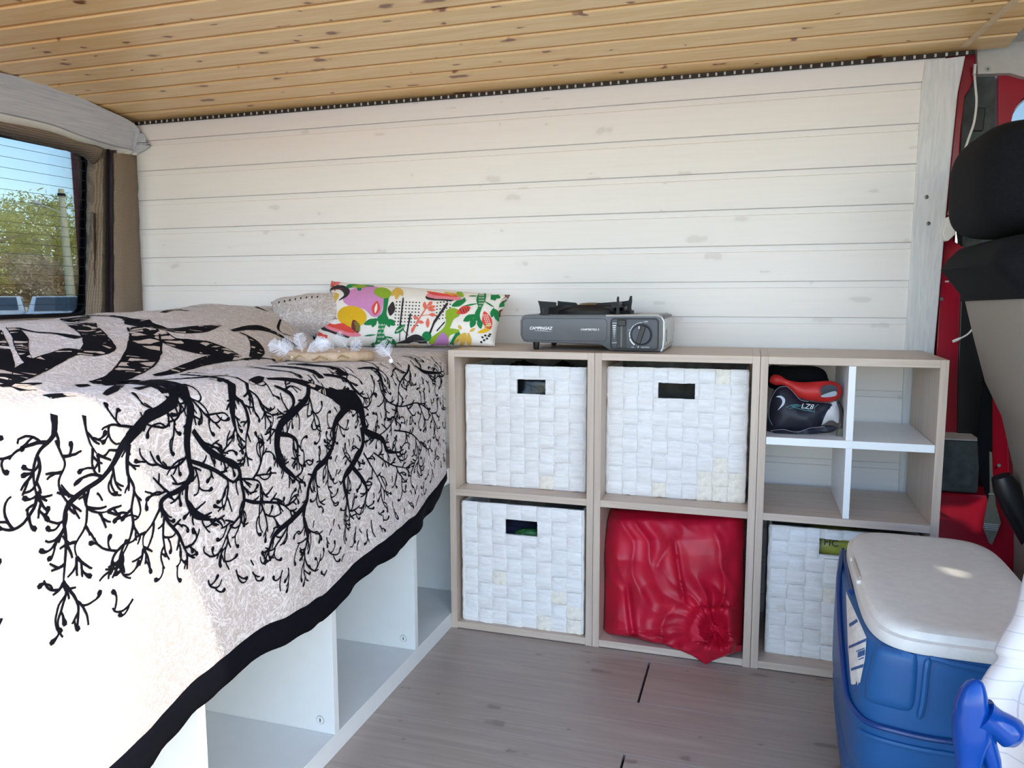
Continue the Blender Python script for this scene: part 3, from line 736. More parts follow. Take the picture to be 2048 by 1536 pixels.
# --- limbs
pr = MB()
limbs = [
 ([(1640, 235), (1625, 285), (1650, 315), (1700, 330)], [12, 16, 14, 5]), ([(1660, 222), (1750, 262), (1820, 310), (1840, 360)], [8, 18, 14, 10]),
 ([(1450, 142), (1520, 170), (1565, 188)], [10, 20, 6]), ([(1110, 158), (1180, 162), (1260, 158)], [6, 9, 3]), ([(300, 205), (420, 200), (560, 205)], [8, 12, 8]),
 ([(1760, 170), (1790, 150), (1860, 165), (1880, 185)], [4, 5, 5, 3]), ([(1740, 400), (1690, 370), (1620, 350)], [14, 10, 5]),
 ([(1010, 650), (1010, 720)], [66, 50]), ([(1060, 628), (1085, 700)], [72, 56]), ([(1352, 615), (1356, 690)], [46, 40]), ([(1440, 612), (1445, 662)], [22, 18]),
 ([(1010, 715), (940, 765), (850, 815), (790, 880), (730, 945), (700, 985), (650, 1080), (580, 1165), (480, 1232), (395, 1308), (365, 1400), (375, 1500), (375, 1580), (366, 1700), (360, 1770)], [70, 64, 58, 66, 62, 48, 34, 30, 30, 34, 22, 22, 18, 14, 10]),
 ([(1070, 690), (1108, 745), (1095, 850), (1085, 960), (1100, 1070), (1112, 1140), (1060, 1215), (960, 1270), (932, 1320), (970, 1410), (1030, 1480), (1060, 1545), (1085, 1600)], [74, 58, 52, 50, 38, 42, 36, 28, 34, 20, 22, 18, 10]),
 ([(1120, 880), (1200, 985), (1290, 1045), (1380, 1090), (1405, 1190), (1420, 1285), (1400, 1370), (1340, 1450), (1290, 1570)], [34, 42, 38, 30, 24, 26, 18, 14, 9]),
 ([(1108, 1060), (1180, 1085), (1260, 1120), (1350, 1180), (1400, 1165), (1500, 1175), (1530, 1240)], [26, 28, 26, 16, 14, 12, 8]),
 ([(1085, 1205), (1085, 1290), (1130, 1370), (1180, 1395), (1260, 1405)], [30, 26, 42, 24, 10]),
 ([(1420, 1285), (1480, 1300), (1560, 1300), (1640, 1310), (1690, 1350)], [18, 22, 16, 14, 8]),
 ([(1352, 620), (1352, 720), (1358, 820), (1380, 900)], [50, 46, 34, 8]), ([(1370, 690), (1420, 735), (1447, 830), (1432, 920), (1430, 1010)], [16, 24, 24, 12, 8]),
 ([(1450, 650), (1500, 690), (1530, 760), (1590, 800), (1575, 880)], [18, 16, 12, 8, 6]),
 ([(1600, 625), (1690, 668), (1710, 730), (1650, 800)], [20, 34, 22, 8]),
 ([(1800, 620), (1790, 690), (1725, 760), (1640, 840), (1615, 920), (1618, 1020), (1640, 1085), (1700, 1140), (1740, 1180)], [30, 34, 48, 54, 56, 50, 36, 28, 8]),
 ([(1620, 900), (1690, 912), (1730, 950), (1735, 1040)], [34, 24, 22, 10]),
 ([(1920, 655), (1990, 690), (2060, 705), (2105, 760), (2120, 840), (2140, 890), (2230, 930), (2260, 1000), (2330, 1008)], [60, 96, 116, 70, 50, 44, 34, 26, 10]),
 ([(2060, 700), (2000, 770), (1950, 850), (1942, 960), (1900, 1050), (1840, 1110), (1800, 1210), (1780, 1310), (1700, 1400), (1600, 1490), (1565, 1590)], [86, 54, 40, 30, 40, 36, 28, 34, 36, 30, 12]),
 ([(1780, 1310), (1770, 1400), (1790, 1500), (1775, 1590)], [24, 22, 18, 9]),
 ([(2110, 860), (2115, 970), (2050, 1090), (2005, 1165), (2022, 1270), (2040, 1370)], [44, 34, 46, 34, 26, 10]),
 ([(2050, 1090), (2110, 1160), (2140, 1230), (2125, 1310)], [30, 26, 18, 10]),
 ([(1890, 560), (2010, 580), (2065, 640), (2120, 690)], [24, 26, 22, 8]), ([(2090, 525), (2185, 522), (2222, 575), (2240, 670)], [12, 26, 28, 10]),
 ([(2390, 500), (2380, 540), (2330, 615), (2320, 740), (2270, 860), (2180, 930)], [12, 12, 10, 9, 9, 6]), ([(2425, 505), (2480, 540), (2570, 545)], [14, 24, 10]),
 ([(2210, 600), (2250, 700), (2340, 740), (2440, 720), (2520, 780)], [12, 10, 9, 8, 5]), ([(2300, 880), (2400, 900), (2460, 980), (2420, 1070)], [10, 9, 8, 5]),
 ([(2180, 1010), (2280, 1080), (2370, 1100)], [10, 9, 5]), ([(2120, 1010), (2200, 1150), (2240, 1230)], [12, 9, 5]),
 ([(310, 795), (310, 880), (290, 930), (220, 1000), (188, 1090), (188, 1180), (205, 1265)], [44, 36, 28, 22, 18, 14, 12]), ([(315, 940), (345, 1010), (370, 1080), (335, 1170), (345, 1240), (385, 1300)], [18, 15, 14, 14, 13, 14]),
 ([(485, 800), (495, 880), (520, 960), (560, 1020)], [26, 16, 12, 7]), ([(745, 960), (735, 1060), (740, 1140), (775, 1220), (760, 1340), (770, 1430), (740, 1540), (690, 1640)], [34, 26, 22, 18, 16, 20, 14, 8]),
 ([(480, 1240), (500, 1330), (560, 1360), (620, 1355)], [20, 18, 14, 8]), ([(930, 1330), (880, 1430), (830, 1500), (830, 1570)], [20, 14, 12, 8]), ([(500, 1330), (490, 1440), (430, 1550), (440, 1620)], [16, 14, 12, 8])]
skel = []
for p_, w_ in limbs:
    P3 = px_ribbon(pr, p_, w_, OFFB + .0004, 4, None, 6, .14, **K3)
    if len(P3) < 2: continue
    skel.append((P3, w_[-1]))
    p = P3[0]
    if p_[0][1] > 590 and p_[0][1] < 720 and p.x > -.12 and w_[0] >= 22:
        ext = [P3[1]] + [p] + [BV.ray_cast(Vector((p.x - .02 * k, p.y + .004 * k, 1.2)), Vector((0, 0, -1)))[0] for k in range(1, 8)]
        ext = [q for q in ext if q is not None]; w0_ = w_[0] * K3['sc'] * (p - CAM).dot(FF) / FPX
        if len(ext) > 3: ribbon(pr, ext, [w0_ * (1 + .25 * nz(k * .8, p.y * 40)) for k in range(len(ext))], OFFB + .0004, 5, None, .14)
# --- twigs: grown on the hanging side in (y, z), dropped on to the cloth
occ = {}
CELL = .0075
def occ_add(p, own): occ.setdefault((int(p.y // CELL), int(p.z // CELL)), set()).add(own)
def occ_hit(y, z, own, r=1):
    a, c = int(y // CELL), int(z // CELL)
    for i in range(-r, r + 1):
        for j in range(-r, r + 1):
            s_ = occ.get((a + i, c + j))
            if s_ and (s_ - own): return True
    return False
for i, (P3, _) in enumerate(skel):
    for p in P3:
        if p.x > -.06: occ_add(p, 'l%d' % i)
def drop(y, z):
    h = BV.ray_cast(Vector((.30, y, z)), Vector((-1, 0, 0)))
    return h[0] if h[0] is not None and h[0].x > -.05 else None
rt = random.Random(5); ntw = 0
def clear(y, z): return z > zhem(y) + pw([-1.4, -1.0, -.75, -.5, -.2, -.05], [.28, .15, .055, .030, .030, .05], y) and z < .70 + .02 * (-y) and -1.33 < y < -.03
def grow(y, z, ang, ln, w0, own, depth):
    """one twig with a hooked, blobbed tip and its own side twigs"""
    global ntw
    n = max(7, int(ln / .004)); curl = rt.choice((-1, 1)) * rt.uniform(.7, 1.9) / n; pth = [(y, z)]; a = ang
    for i in range(n):
        y += math.cos(a) * ln / n; z += math.sin(a) * ln / n
        a += curl * (1 + 1.6 * (i > n * .6)) + rt.uniform(-.2, .2)
        if not clear(y, z): break
        if i > n * .25 and occ_hit(y, z, own): break
        pth.append((y, z))
    if len(pth) < 4: return
    P3 = [drop(*q) for q in pth]; P3 = [p for p in P3 if p is not None]
    if len(P3) < 4: return
    me_ = 't%d' % ntw; ntw += 1
    own2 = own | {me_}
    wid = [lerp(w0, max(.0022, w0 * .6), i / (len(P3) - 1)) for i in range(len(P3))]
    if depth <= 0 or ln < .03:
        wid[-2] = .0036; wid[-1] = .0062; P3.append(P3[-1] + (P3[-1] - P3[-2]).normalized() * .0035); wid.append(.0040)
    ribbon(pr, P3, wid, OFFB + .0003, 2)
    for p in P3: occ_add(p, me_)
    if depth > 0:
        k = 1 if ln < .035 else 2
        i = 2
        side = rt.choice((-1, 1))
        while i < len(pth) - 1:
            aa = math.atan2(pth[i + 1][1] - pth[i][1], pth[i + 1][0] - pth[i][0])
            grow(pth[i][0], pth[i][1], aa + side * rt.uniform(.5, 1.0), ln * rt.uniform(.45, .75), max(.0026, w0 * .8), own2, depth - 1)
            side = -side; i += rt.choice((3, 4, 5))
for i, (P3, wl) in enumerate(skel):
    acc = 0; side = 1
    for k in range(1, len(P3) - 1):
        if P3[k].x < -.05: continue
        acc += (P3[k] - P3[k - 1]).length
        if acc > .017:
            acc = 0; t = P3[k + 1] - P3[k - 1]; aa = math.atan2(t.z, t.y)
            if math.sin(aa) > .5: aa += math.pi
            grow(P3[k].y, P3[k].z, aa + side * rt.uniform(.5, 1.1), rt.uniform(.045, .085), .0040, {'l%d' % i}, 2); side = -side
    if len(P3) < 4: continue
    p = P3[-1]; q = P3[-3]
    if p.x > -.05:
        for da in (-.4, .4): grow(p.y, p.z, math.atan2(p.z - q.z, p.y - q.y) + da, rt.uniform(.05, .08), .0040, {'l%d' % i}, 2)
for k in range(4200):
    y_ = rt.uniform(-1.3, -.03); z_ = rt.uniform(.34, .72)
    if not clear(y_, z_) or occ_hit(y_, z_, set(), 1): continue
    if y_ < -.62 and rt.random() < .5 + .4 * (y_ < -.85): continue
    grow(y_, z_, rt.uniform(-2.6, -.6), rt.uniform(.028, .05), .0030, set(), 1)
o = pr.build('branch_print', M_ink, cov, smooth=True, ang=80, kind='stuff'); o['label'] = 'black printed branches with blobbed tips'

# ------------------------------------------------------------------ pillows
def pillow_mesh(TL, TR, BL, BR, bulge, n=34, m_=22, dirn=None, seed=0, pinch=.10, wr=.004):
    TL, TR, BL, BR = map(Vector, (TL, TR, BL, BR)); nrm = (TR - TL).cross(BL - TL).normalized() if dirn is None else Vector(dirn)
    V_, F_ = [], []
    for side in (1, -1):
        for i in range(n + 1):
            for j in range(m_ + 1):
                u, v = i / n, j / m_; a, c = 2 * u - 1, 2 * v - 1
                pin = 1 - pinch * (1 - abs(a) ** 2) * abs(c) ** 6; pin2 = 1 - pinch * .6 * (1 - abs(c) ** 2) * abs(a) ** 6
                uu, vv = .5 + (u - .5) * pin2, .5 + (v - .5) * pin
                p = TL.lerp(TR, uu).lerp(BL.lerp(BR, uu), vv)
                d = bulge * ((1 - abs(a) ** 2.6) * (1 - abs(c) ** 2.6)) ** .55
                d += wr * nz(u * 7 + seed, v * 5, side) * min(1, 6 * (1 - abs(a)) * 1) * min(1, 6 * (1 - abs(c)))
                V_.append(p + nrm * d * side)
        o = (0 if side == 1 else (n + 1) * (m_ + 1))
        for i in range(n):
            for j in range(m_):
                q = (o + i * (m_ + 1) + j, o + (i + 1) * (m_ + 1) + j, o + (i + 1) * (m_ + 1) + j + 1, o + i * (m_ + 1) + j + 1)
                F_.append(q if side == 1 else q[::-1])
    return V_, F_
def weld(o, d=.0004):
    bm = bmesh.new(); bm.from_mesh(o.data); bmesh.ops.remove_doubles(bm, verts=bm.verts, dist=d); bmesh.ops.recalc_face_normals(bm, faces=bm.faces); bm.to_mesh(o.data); bm.free()
# matching beige pillow behind, half under the throw
Vp, Fp = pillow_mesh(aty(541, 604, .20), aty(700, 586, .20), aty(541, 668, .12), aty(700, 670, .12), .050, seed=3, pinch=.2)
pb = MB().add(Vp, Fp).build('pillow', M_blanket, smooth=True, ang=80); weld(pb)
tag(pb, 'beige paisley pillow half hidden behind the colourful one', 'pillow')
bq = MB()
BQ = BVHTree.FromPolygons(Vp, Fp)
for k in range(8):
    px_, py_ = 558 + k * 11, 606 - 11 * math.sin(k / 7 * 1.5); h = BQ.ray_cast(CAM, ray(px_, py_).normalized())
    if h[0] is None: h = BQ.find_nearest(aty(px_, py_, .18))
    bq.box(h[0] + Vector((-.0012, -.001, -.0045)), h[0] + Vector((.0012, .001, .0045)))
o = bq.build('edge_stitches', M_ink, pb, kind='stuff')
M_pil = simple('cream_cotton', srgb(238, 232, 224), 0.9, var=0.03, scale=200, bump=0.15)
TLp, TRp, BLp, BRp = aty(662, 562, .225), aty(1021, 590, .215), aty(622, 696, .115), aty(990, 692, .115)
Vp, Fp = pillow_mesh(TLp, TRp, BLp, BRp, .058, 40, 26, seed=1, dirn=(0, -.93, .36), pinch=.06)
pl = MB().add(Vp, Fp).build('pillow', M_pil, smooth=True, ang=80)
tag(pl, 'cream pillow printed with colourful plants, leaning against the white planks', 'pillow')
BP = BVHTree.FromPolygons(Vp, Fp); weld(pl)
CR = (600, 540, .2246)
def decal(b, poly, off, smooth=True, step=9.0):
    """polygon traced in the pillow crop, filled with small triangles and laid on the pillow"""
    P = [(x * CR[2] + CR[0], y * CR[2] + CR[1]) for x, y in poly]
    if smooth: P = catmull([tuple(p) for p in P], 4, True)
    n = len(P); xs = [p[0] for p in P]; ys_ = [p[1] for p in P]
    extra = []
    def inside(x, y):
        c = False; j = n - 1
        for i in range(n):
            if ((P[i][1] > y) != (P[j][1] > y)) and x < (P[j][0] - P[i][0]) * (y - P[i][1]) / (P[j][1] - P[i][1]) + P[i][0]: c = not c
            j = i
        return c
    x = min(xs) + step / 2
    while x < max(xs):
        y = min(ys_) + step / 2
        while y < max(ys_):
            if inside(x, y): extra.append((x, y))
            y += step
        x += step
    vin = [Vector(p) for p in P + extra]; ed = [(i, (i + 1) % n) for i in range(n)]
    r = mgeo.delaunay_2d_cdt(vin, ed, [], 1, 1e-4)
    vs3 = []
    for p in r[0]:
        d = ray(p.x, p.y).normalized(); h = BP.ray_cast(CAM, d)
        if h[0] is None:
            q = aty(p.x, p.y, .16); h = BP.find_nearest(q)
        nn = h[1] if h[1].dot(CAM - h[0]) > 0 else -h[1]
        vs3.append(h[0] + nn * off)
    b.add(vs3, [tuple(f) for f in r[2]])
def ell(cx, cy, rx, ry, rot=0, n=14):
    r = math.radians(rot); return [(cx + rx * math.cos(t) * math.cos(r) - ry * math.sin(t) * math.sin(r), cy + rx * math.cos(t) * math.sin(r) + ry * math.sin(t) * math.cos(r)) for t in np.linspace(0, 2 * math.pi, n, endpoint=False)]
def leaf(x0, y0, x1, y1, w):
    dx, dy = x1 - x0, y1 - y0; l = math.hypot(dx, dy); nx_, ny_ = -dy / l * w, dx / l * w
    return [(x0, y0), (x0 + dx * .25 + nx_ * .7, y0 + dy * .25 + ny_ * .7), (x0 + dx * .6 + nx_, y0 + dy * .6 + ny_), (x1, y1), (x0 + dx * .6 - nx_, y0 + dy * .6 - ny_), (x0 + dx * .25 - nx_ * .7, y0 + dy * .25 - ny_ * .7)]
def line(x0, y0, x1, y1, w):
    dx, dy = x1 - x0, y1 - y0; l = math.hypot(dx, dy); a, c = -dy / l * w / 2, dx / l * w / 2
    return [(x0 + a, y0 + c), (x0 + dx / 2 + a, y0 + dy / 2 + c), (x1 + a, y1 + c), (x1 - a, y1 - c), (x0 + dx / 2 - a, y0 + dy / 2 - c), (x0 - a, y0 - c)]
COLS = {'pink': srgb(208, 140, 190), 'yellow': srgb(226, 178, 26), 'green': srgb(18, 124, 66), 'lime': srgb(140, 172, 40), 'black': srgb(44, 38, 42), 'red': srgb(222, 76, 62), 'rose': srgb(232, 132, 146), 'coral': srgb(226, 112, 92), 'mustard': srgb(214, 172, 74), 'cream': srgb(240, 234, 226), 'brown': srgb(110, 50, 52), 'mauve': srgb(182, 122, 178)}
D = {k: [] for k in COLS}
def dd(c, poly, lv=1, sm=True): D[c].append((poly, lv, sm))
dd('pink', [(385, 270), (440, 185), (560, 152), (680, 152), (752, 195), (742, 300), (715, 400), (650, 418), (570, 350), (450, 325)])
dd('yellow', ell(465, 415, 130, 94, 8), 2)
dd('green', [(745, 205), (790, 205), (788, 280), (772, 390), (790, 440), (765, 490), (748, 560), (790, 620), (850, 660), (840, 700), (790, 680), (752, 650), (710, 720), (650, 728), (630, 690), (672, 640), (690, 560), (702, 480), (690, 430), (735, 380), (748, 270)], 3)
for a in ((700, 440, 570, 485, 26), (680, 430, 645, 510, 22), (775, 450, 800, 510, 18), (790, 440, 845, 495, 26), (680, 575, 570, 585, 7), (750, 590, 830, 605, 7), (830, 610, 840, 690, 22), (1590, 300, 1450, 325, 7), (1480, 270, 1350, 325, 26), (1470, 250, 1440, 300, 16), (1640, 280, 1730, 335, 7), (1725, 340, 1705, 425, 22), (1735, 350, 1775, 465, 30), (1560, 400, 1455, 458, 28), (1560, 430, 1520, 515, 26), (1590, 430, 1610, 525, 24), (1700, 215, 1785, 250, 22), (1580, 235, 1500, 235, 5), (660, 640, 600, 720, 16)): dd('green', leaf(*a), 2)
dd('green', ell(1130, 590, 42, 44), 2); dd('green', ell(530, 175, 20, 14), 3); dd('green', [(415, 150), (440, 130), (560, 135), (660, 145), (640, 152), (540, 148), (460, 160), (430, 165)], 2)
dd('green', [(1595, 210), (1655, 212), (1648, 280), (1620, 335), (1600, 400), (1605, 450), (1575, 455), (1548, 440), (1560, 380), (1585, 330), (1570, 270)], 3)
dd('green', [(1310, 715), (1330, 660), (1390, 560), (1425, 560), (1415, 620), (1370, 660), (1355, 705)], 2)
dd('lime', [(660, 200), (690, 165), (760, 165), (812, 200), (800, 240), (765, 258), (700, 240)], 4); dd('lime', [(460, 150), (540, 135), (600, 150), (540, 165)], 3)
dd('lime', [(1300, 370), (1370, 340), (1420, 370), (1418, 410), (1370, 440), (1350, 480), (1330, 530), (1290, 575), (1190, 650), (1150, 650), (1170, 600), (1260, 535), (1300, 470)], 2)
dd('lime', [(1260, 545), (1330, 520), (1420, 535), (1400, 560), (1330, 590), (1320, 690), (1300, 620)], 2)
dd('black', [(255, 200), (300, 148), (390, 142), (445, 185), (420, 240), (345, 272), (395, 225), (360, 180), (300, 178)], 2)
dd('mustard', [(250, 240), (300, 205), (345, 215), (340, 250), (290, 320), (235, 375), (212, 370), (250, 300)], 2)
for k in range(3): dd('brown', line(235 + k * 25, 340 - k * 30, 275 + k * 20, 350 - k * 28, 6), 3)
for k in range(5): dd('brown', line(205, 420 + k * 4, 290 + k * 10, 380 + k * 14, 6), 2)
dd('red', [(265, 130), (290, 100), (330, 100), (320, 130), (285, 150)], 2); dd('rose', [(310, 140), (330, 110), (365, 115), (340, 130)], 2)
dd('red', [(205, 455), (240, 445), (270, 475), (310, 485), (350, 478), (390, 475), (430, 500), (470, 520), (490, 560), (430, 555), (370, 535), (300, 515), (230, 490)], 3)
dd('rose', [(210, 480), (260, 495), (330, 520), (400, 545), (480, 545), (545, 575), (520, 590), (440, 590), (380, 570), (300, 545), (230, 515)], 2)
dd('black', [(188, 510), (215, 492), (300, 530), (380, 560), (440, 585), (430, 605), (370, 590), (320, 575), (250, 550), (200, 535)], 1)
dd('brown', leaf(478, 445, 520, 560, 38), 4)
for k in range(6): dd('lime', line(490 + k * 3, 470 + k * 14, 530 + k * 2, 476 + k * 13, 5), 5)
dd('red', leaf(690, 280, 668, 405, 36), 4); dd('cream', leaf(688, 300, 672, 390, 12), 5); dd('black', leaf(828, 285, 805, 410, 32), 2)
for x0, y0, nx_, ny_ in ((862, 285, 8, 8), (1225, 295, 5, 6)):
    for i in range(nx_):
        for j in range(ny_):
            x = x0 + i * 29 - j * 2.5; y = y0 + j * 29 + i * (1 if x0 < 1000 else -4)
            if x0 > 1000 and (i + j * .6) > 6.2: continue
            dd('brown' if False else 'black', [(x - 6, y - 6), (x + 6, y - 5), (x + 6, y + 6), (x - 6, y + 5)], 1, False)
for a in ((920, 262, 893, 500, 12), (893, 500, 888, 625, 6), (985, 400, 945, 610, 13), (1310, 305, 1195, 470, 20), (1195, 470, 1160, 560, 16), (1288, 468, 1222, 540, 10), (920, 530, 965, 580, 6)): dd('black', line(*a), 3)
for a in ((1000, 552, 1060, 440, 14), (1060, 440, 1150, 300, 9), (1080, 410, 1170, 400, 5)): dd('coral', line(*a), 3)
for a in ((1110, 350, 1112, 285, 16), (1140, 320, 1180, 285, 16), (1130, 345, 1210, 325, 15), (1140, 360, 1210, 360, 12), (1060, 440, 1010, 415, 14), (1050, 460, 1105, 470, 14), (1150, 400, 1210, 405, 16), (1140, 430, 1138, 515, 17), (1020, 500, 995, 555, 14)): dd('coral', leaf(*a), 3)
dd('mustard', [(1280, 200), (1350, 208), (1420, 215), (1400, 240), (1330, 225)], 3)
dd('rose', [(1125, 225), (1160, 210), (1230, 222), (1310, 228), (1390, 235), (1440, 260), (1400, 275), (1310, 262), (1210, 258), (1140, 245)], 2); dd('red', [(1130, 195), (1190, 200), (1290, 215), (1380, 225), (1400, 245), (1290, 238), (1180, 225)], 3)
dd('black', [(1118, 240), (1145, 232), (1200, 258), (1290, 262), (1370, 272), (1340, 280), (1270, 275), (1180, 272), (1130, 262)], 1)
dd('lime', leaf(1395, 205, 1460, 240, 22), 4); dd('red', leaf(1395, 388, 1520, 335, 34), 4)
for k in range(4): dd('black', line(1425 + k * 22, 350 + k * -5, 1445 + k * 20, 392 - k * 8, 6), 5)
dd('red', leaf(1640, 370, 1688, 535, 42), 3)
for i in range(3):
    for j in range(6): dd('cream', [(x + 1640 + i * 17 + j * 6 - 8, y + 405 + j * 18) for x, y in ((-5, -5), (5, -5), (5, 5), (-5, 5))], 4, False)
dd('black', [(832, 700), (850, 650), (930, 622), (975, 590), (1040, 572), (1105, 605), (1140, 670), (1130, 722), (1080, 740), (860, 738)], 2)
dd('cream', [(898, 715), (960, 655), (1040, 638), (1112, 690), (1085, 728), (930, 736)], 3); dd('mustard', [(925, 715), (980, 675), (1050, 675), (1066, 712), (1020, 735), (945, 735)], 4); dd('black', [(955, 722), (1000, 690), (1035, 722), (1000, 738)], 5)
dd('mauve', [(1195, 650), (1270, 555), (1320, 610), (1318, 690), (1240, 715), (1195, 700)], 3); dd('mauve', [(1130, 722), (1165, 665), (1190, 660), (1180, 700)], 3)
for a in ((1470, 560, 1370, 650, 22), (1480, 560, 1430, 690, 22), (1500, 560, 1510, 680, 24), (1510, 550, 1560, 520, 12), (870, 160, 815, 235, 18), (875, 165, 858, 268, 20), (885, 165, 915, 235, 18), (1440, 530, 1410, 495, 14), (1640, 520, 1700, 480, 16)): dd('mustard', leaf(*a), 3)
dd('yellow', leaf(1580, 560, 1690, 530, 18), 3)
for k in range(26): dd('cream', leaf(700 + (k % 5) * 13 + rt.uniform(-4, 4), 480 + (k // 5) * 34 + rt.uniform(-5, 5), 697 + (k % 5) * 13, 502 + (k // 5) * 34, 3.5), 5, False)
for k in range(18): dd('cream', leaf(1598 + (k % 4) * 13, 222 + (k // 4) * 24, 1594 + (k % 4) * 13, 238 + (k // 4) * 24, 3.5), 5, False)
for a in ((845, 565, 935, 490, 26), (1770, 325, 1845, 280, 24)): dd('green', leaf(*a), 3)
for k in range(8): dd('cream', line(860 + k * 9, 540 - k * 5, 872 + k * 8, 552 - k * 6, 5), 5, False)
dd('red', [(150, 550), (190, 560), (215, 575), (245, 580), (240, 610), (190, 612), (165, 590)], 2)
for x, y in ((1625, 600), (1650, 585), (1680, 590), (1640, 625), (1665, 612), (1615, 640), (1690, 575)): dd('black', ell(x, y, 12, 9, 20, 7), 2, False)
for x, y in ((1830, 232), (1850, 245), (1860, 225), (1845, 262)): dd('brown', ell(x, y, 8, 9, 0, 6), 2, False)
dd('brown', leaf(1785, 420, 1815, 345, 16), 3)
for c in COLS:
    b = MB()
    for poly, lv, sm in D[c]: decal(b, poly, .0008 + .00035 * lv, sm, 7.0)
    if b.v:
        o = b.build('plant_print', simple(c + '_print', COLS[c], 0.9, var=0.04, scale=120), pl, smooth=True, ang=80, kind='stuff')
        o['label'] = c + ' areas of the plant print'

# ------------------------------------------------------------------ feathered hoop on the bed
M_feather = simple('white_feather', srgb(240, 240, 246), 0.7, var=0.03); M_feather.node_tree.nodes['Principled BSDF'].inputs['Transmission Weight'].default_value = 0.0
fb_ = M_feather.node_tree; ft = fb_.nodes.new('ShaderNodeBsdfTransparent'); fm = fb_.nodes.new('ShaderNodeMixShader'); fm.inputs[0].default_value = .42
fb_.links.new(fb_.nodes['Principled BSDF'].outputs[0], fm.inputs[1]); fb_.links.new(ft.outputs[0], fm.inputs[2]); fb_.links.new(fm.outputs[0], fb_.nodes['Material Output'].inputs[0])
M_rope = simple('tan_wrapped_cord', srgb(190, 164, 138), 0.9, var=0.15, scale=90, bump=0.5)
hc = atz(650, 712, .712)
hoop = thing('feather_hoop', 'tan wrapped hoop with white feathers lying before the pillow', 'dreamcatcher', hc)
def on_cover(x, y):
    h = BV.ray_cast(Vector((x, y, 1.3)), Vector((0, 0, -1))); return h[0] if h[0] is not None else Vector((x, y, .70))
ring = []
for k in range(41):
    a = 2 * math.pi * k / 40; x, y = hc.x + .098 * math.cos(a), hc.y - .0 + .075 * math.sin(a); p = on_cover(x, y); ring.append(p + Vector((0, 0, .0115)))
MB().tube(ring, [.010 + .0012 * math.sin(k * 2.1) for k in range(41)], 10).build('ring', M_rope, hoop, smooth=True)
wr = MB()
for k in range(4):
    p = ring[26 + k * 3]; wr.tube([p + Vector((-.02, -.009, .003)), p + Vector((-.006, -.0115, -.004)), p + Vector((.008, -.0115, .004)), p + Vector((.022, -.009, -.002))], .0016, 6)
wr.build('cord_wrap', simple('jute_twine', srgb(170, 138, 92), .9, var=.2), hoop, smooth=True)
def feather(base, tip, w, up, seed):
    r = random.Random(seed); base, tip = Vector(base), Vector(tip); ax = tip - base; L_ = ax.length; t = ax.normalized(); sd = t.cross(Vector(up)).normalized(); nn = sd.cross(t)
    b = MB(); n = 64
    ctr = lambda u: base + ax * u + nn * (.16 * L_ * math.sin(u * 2.4)) + sd * (.06 * L_ * math.sin(u * 3 + seed))
    for s_ in (-1, 1):
        for k in range(n):
            u = .12 + .86 * k / n; wl = w * math.sin(min(1, u * 1.15) * math.pi) ** .6 * r.uniform(.8, 1.15) * (1.35 if u < .25 else 1)
            p0 = ctr(u); p1 = ctr(u + .012)
            e = p0 + sd * s_ * wl + t * wl * r.uniform(.5, .9) + nn * wl * r.uniform(-.1, .25)
            e2 = e + t * L_ * .010
            mid_ = (p0 + e) / 2 + nn * wl * .12
            b.add([p0, p1, mid_ + t * L_ * .012, mid_, e, e2], [(0, 1, 2, 3), (3, 2, 5, 4)])
    b.tube([ctr(u) for u in np.linspace(0, .95, 8)], [.0009 * (1 - .7 * u) for u in np.linspace(0, 1, 8)], 5)
    return b
fs = [((584, 713), (536, 688), .0125), ((588, 706), (563, 683), .0135), ((604, 709), (603, 664), .0120), ((608, 711), (672, 686), .0125), ((678, 703), (632, 680), .0125), ((699, 695), (672, 672), .0130), ((700, 705), (727, 679), .0135), ((640, 708), (655, 680), .0110), ((781, 719), (762, 687), .0135)]
for k, (a, c, w_) in enumerate(fs):
    A = atz(*a, .716); Cp = aty(c[0], c[1], A.y + .012 * (k % 3))
    feather(A, Cp, w_ * 1.15, (0, -1, .5), k).build('feather', M_feather, hoop)
    if k % 2 == 0 or k > 9:
        bm = bmesh.new(); bmesh.ops.create_uvsphere(bm, u_segments=10, v_segments=8, radius=.0045); me = bpy.data.meshes.new('bead'); bm.to_mesh(me); bm.free(); fix(me, True)
        o = link('bead', me, M_whitepl, hoop); o.location = A + Vector((.004, -.006, -.002))

# ------------------------------------------------------------------ camping stove
SY = .055
def sp(px, py): p = aty(px, py, SY); return p.x, p.z
st = thing('camping_stove', 'grey single-burner gas stove on top of the oak shelves', 'stove', (.34, .15, .705))
def rpoly(x0, x1, z0, z1, r, n=5): return [(y_, z_) for y_, z_ in rrect(x0, x1, z0, z1, r, n)]
sd = .205
def slab(poly, y0, y1, name, mat, parent=st, ch=.003):
    """front-facing rounded plate with a small chamfer"""
    cx = sum(p[0] for p in poly) / len(poly); cz = sum(p[1] for p in poly) / len(poly)
    def ins(d): return [Vector((x - d * (1 if x > cx else -1) * min(1, abs(x - cx) / .01), 0, z_ - d * (1 if z_ > cz else -1) * min(1, abs(z_ - cz) / .01))) for x, z_ in poly]
    rings = [[Vector((p.x, y_, p.z)) for p in ins(d)] for d, y_ in ((ch, y0), (ch * .3, y0 + ch * .3), (0, y0 + ch), (0, y1 - ch), (ch, y1))]
    return MB().loft(rings).build(name, mat, parent, smooth=True, ang=35)
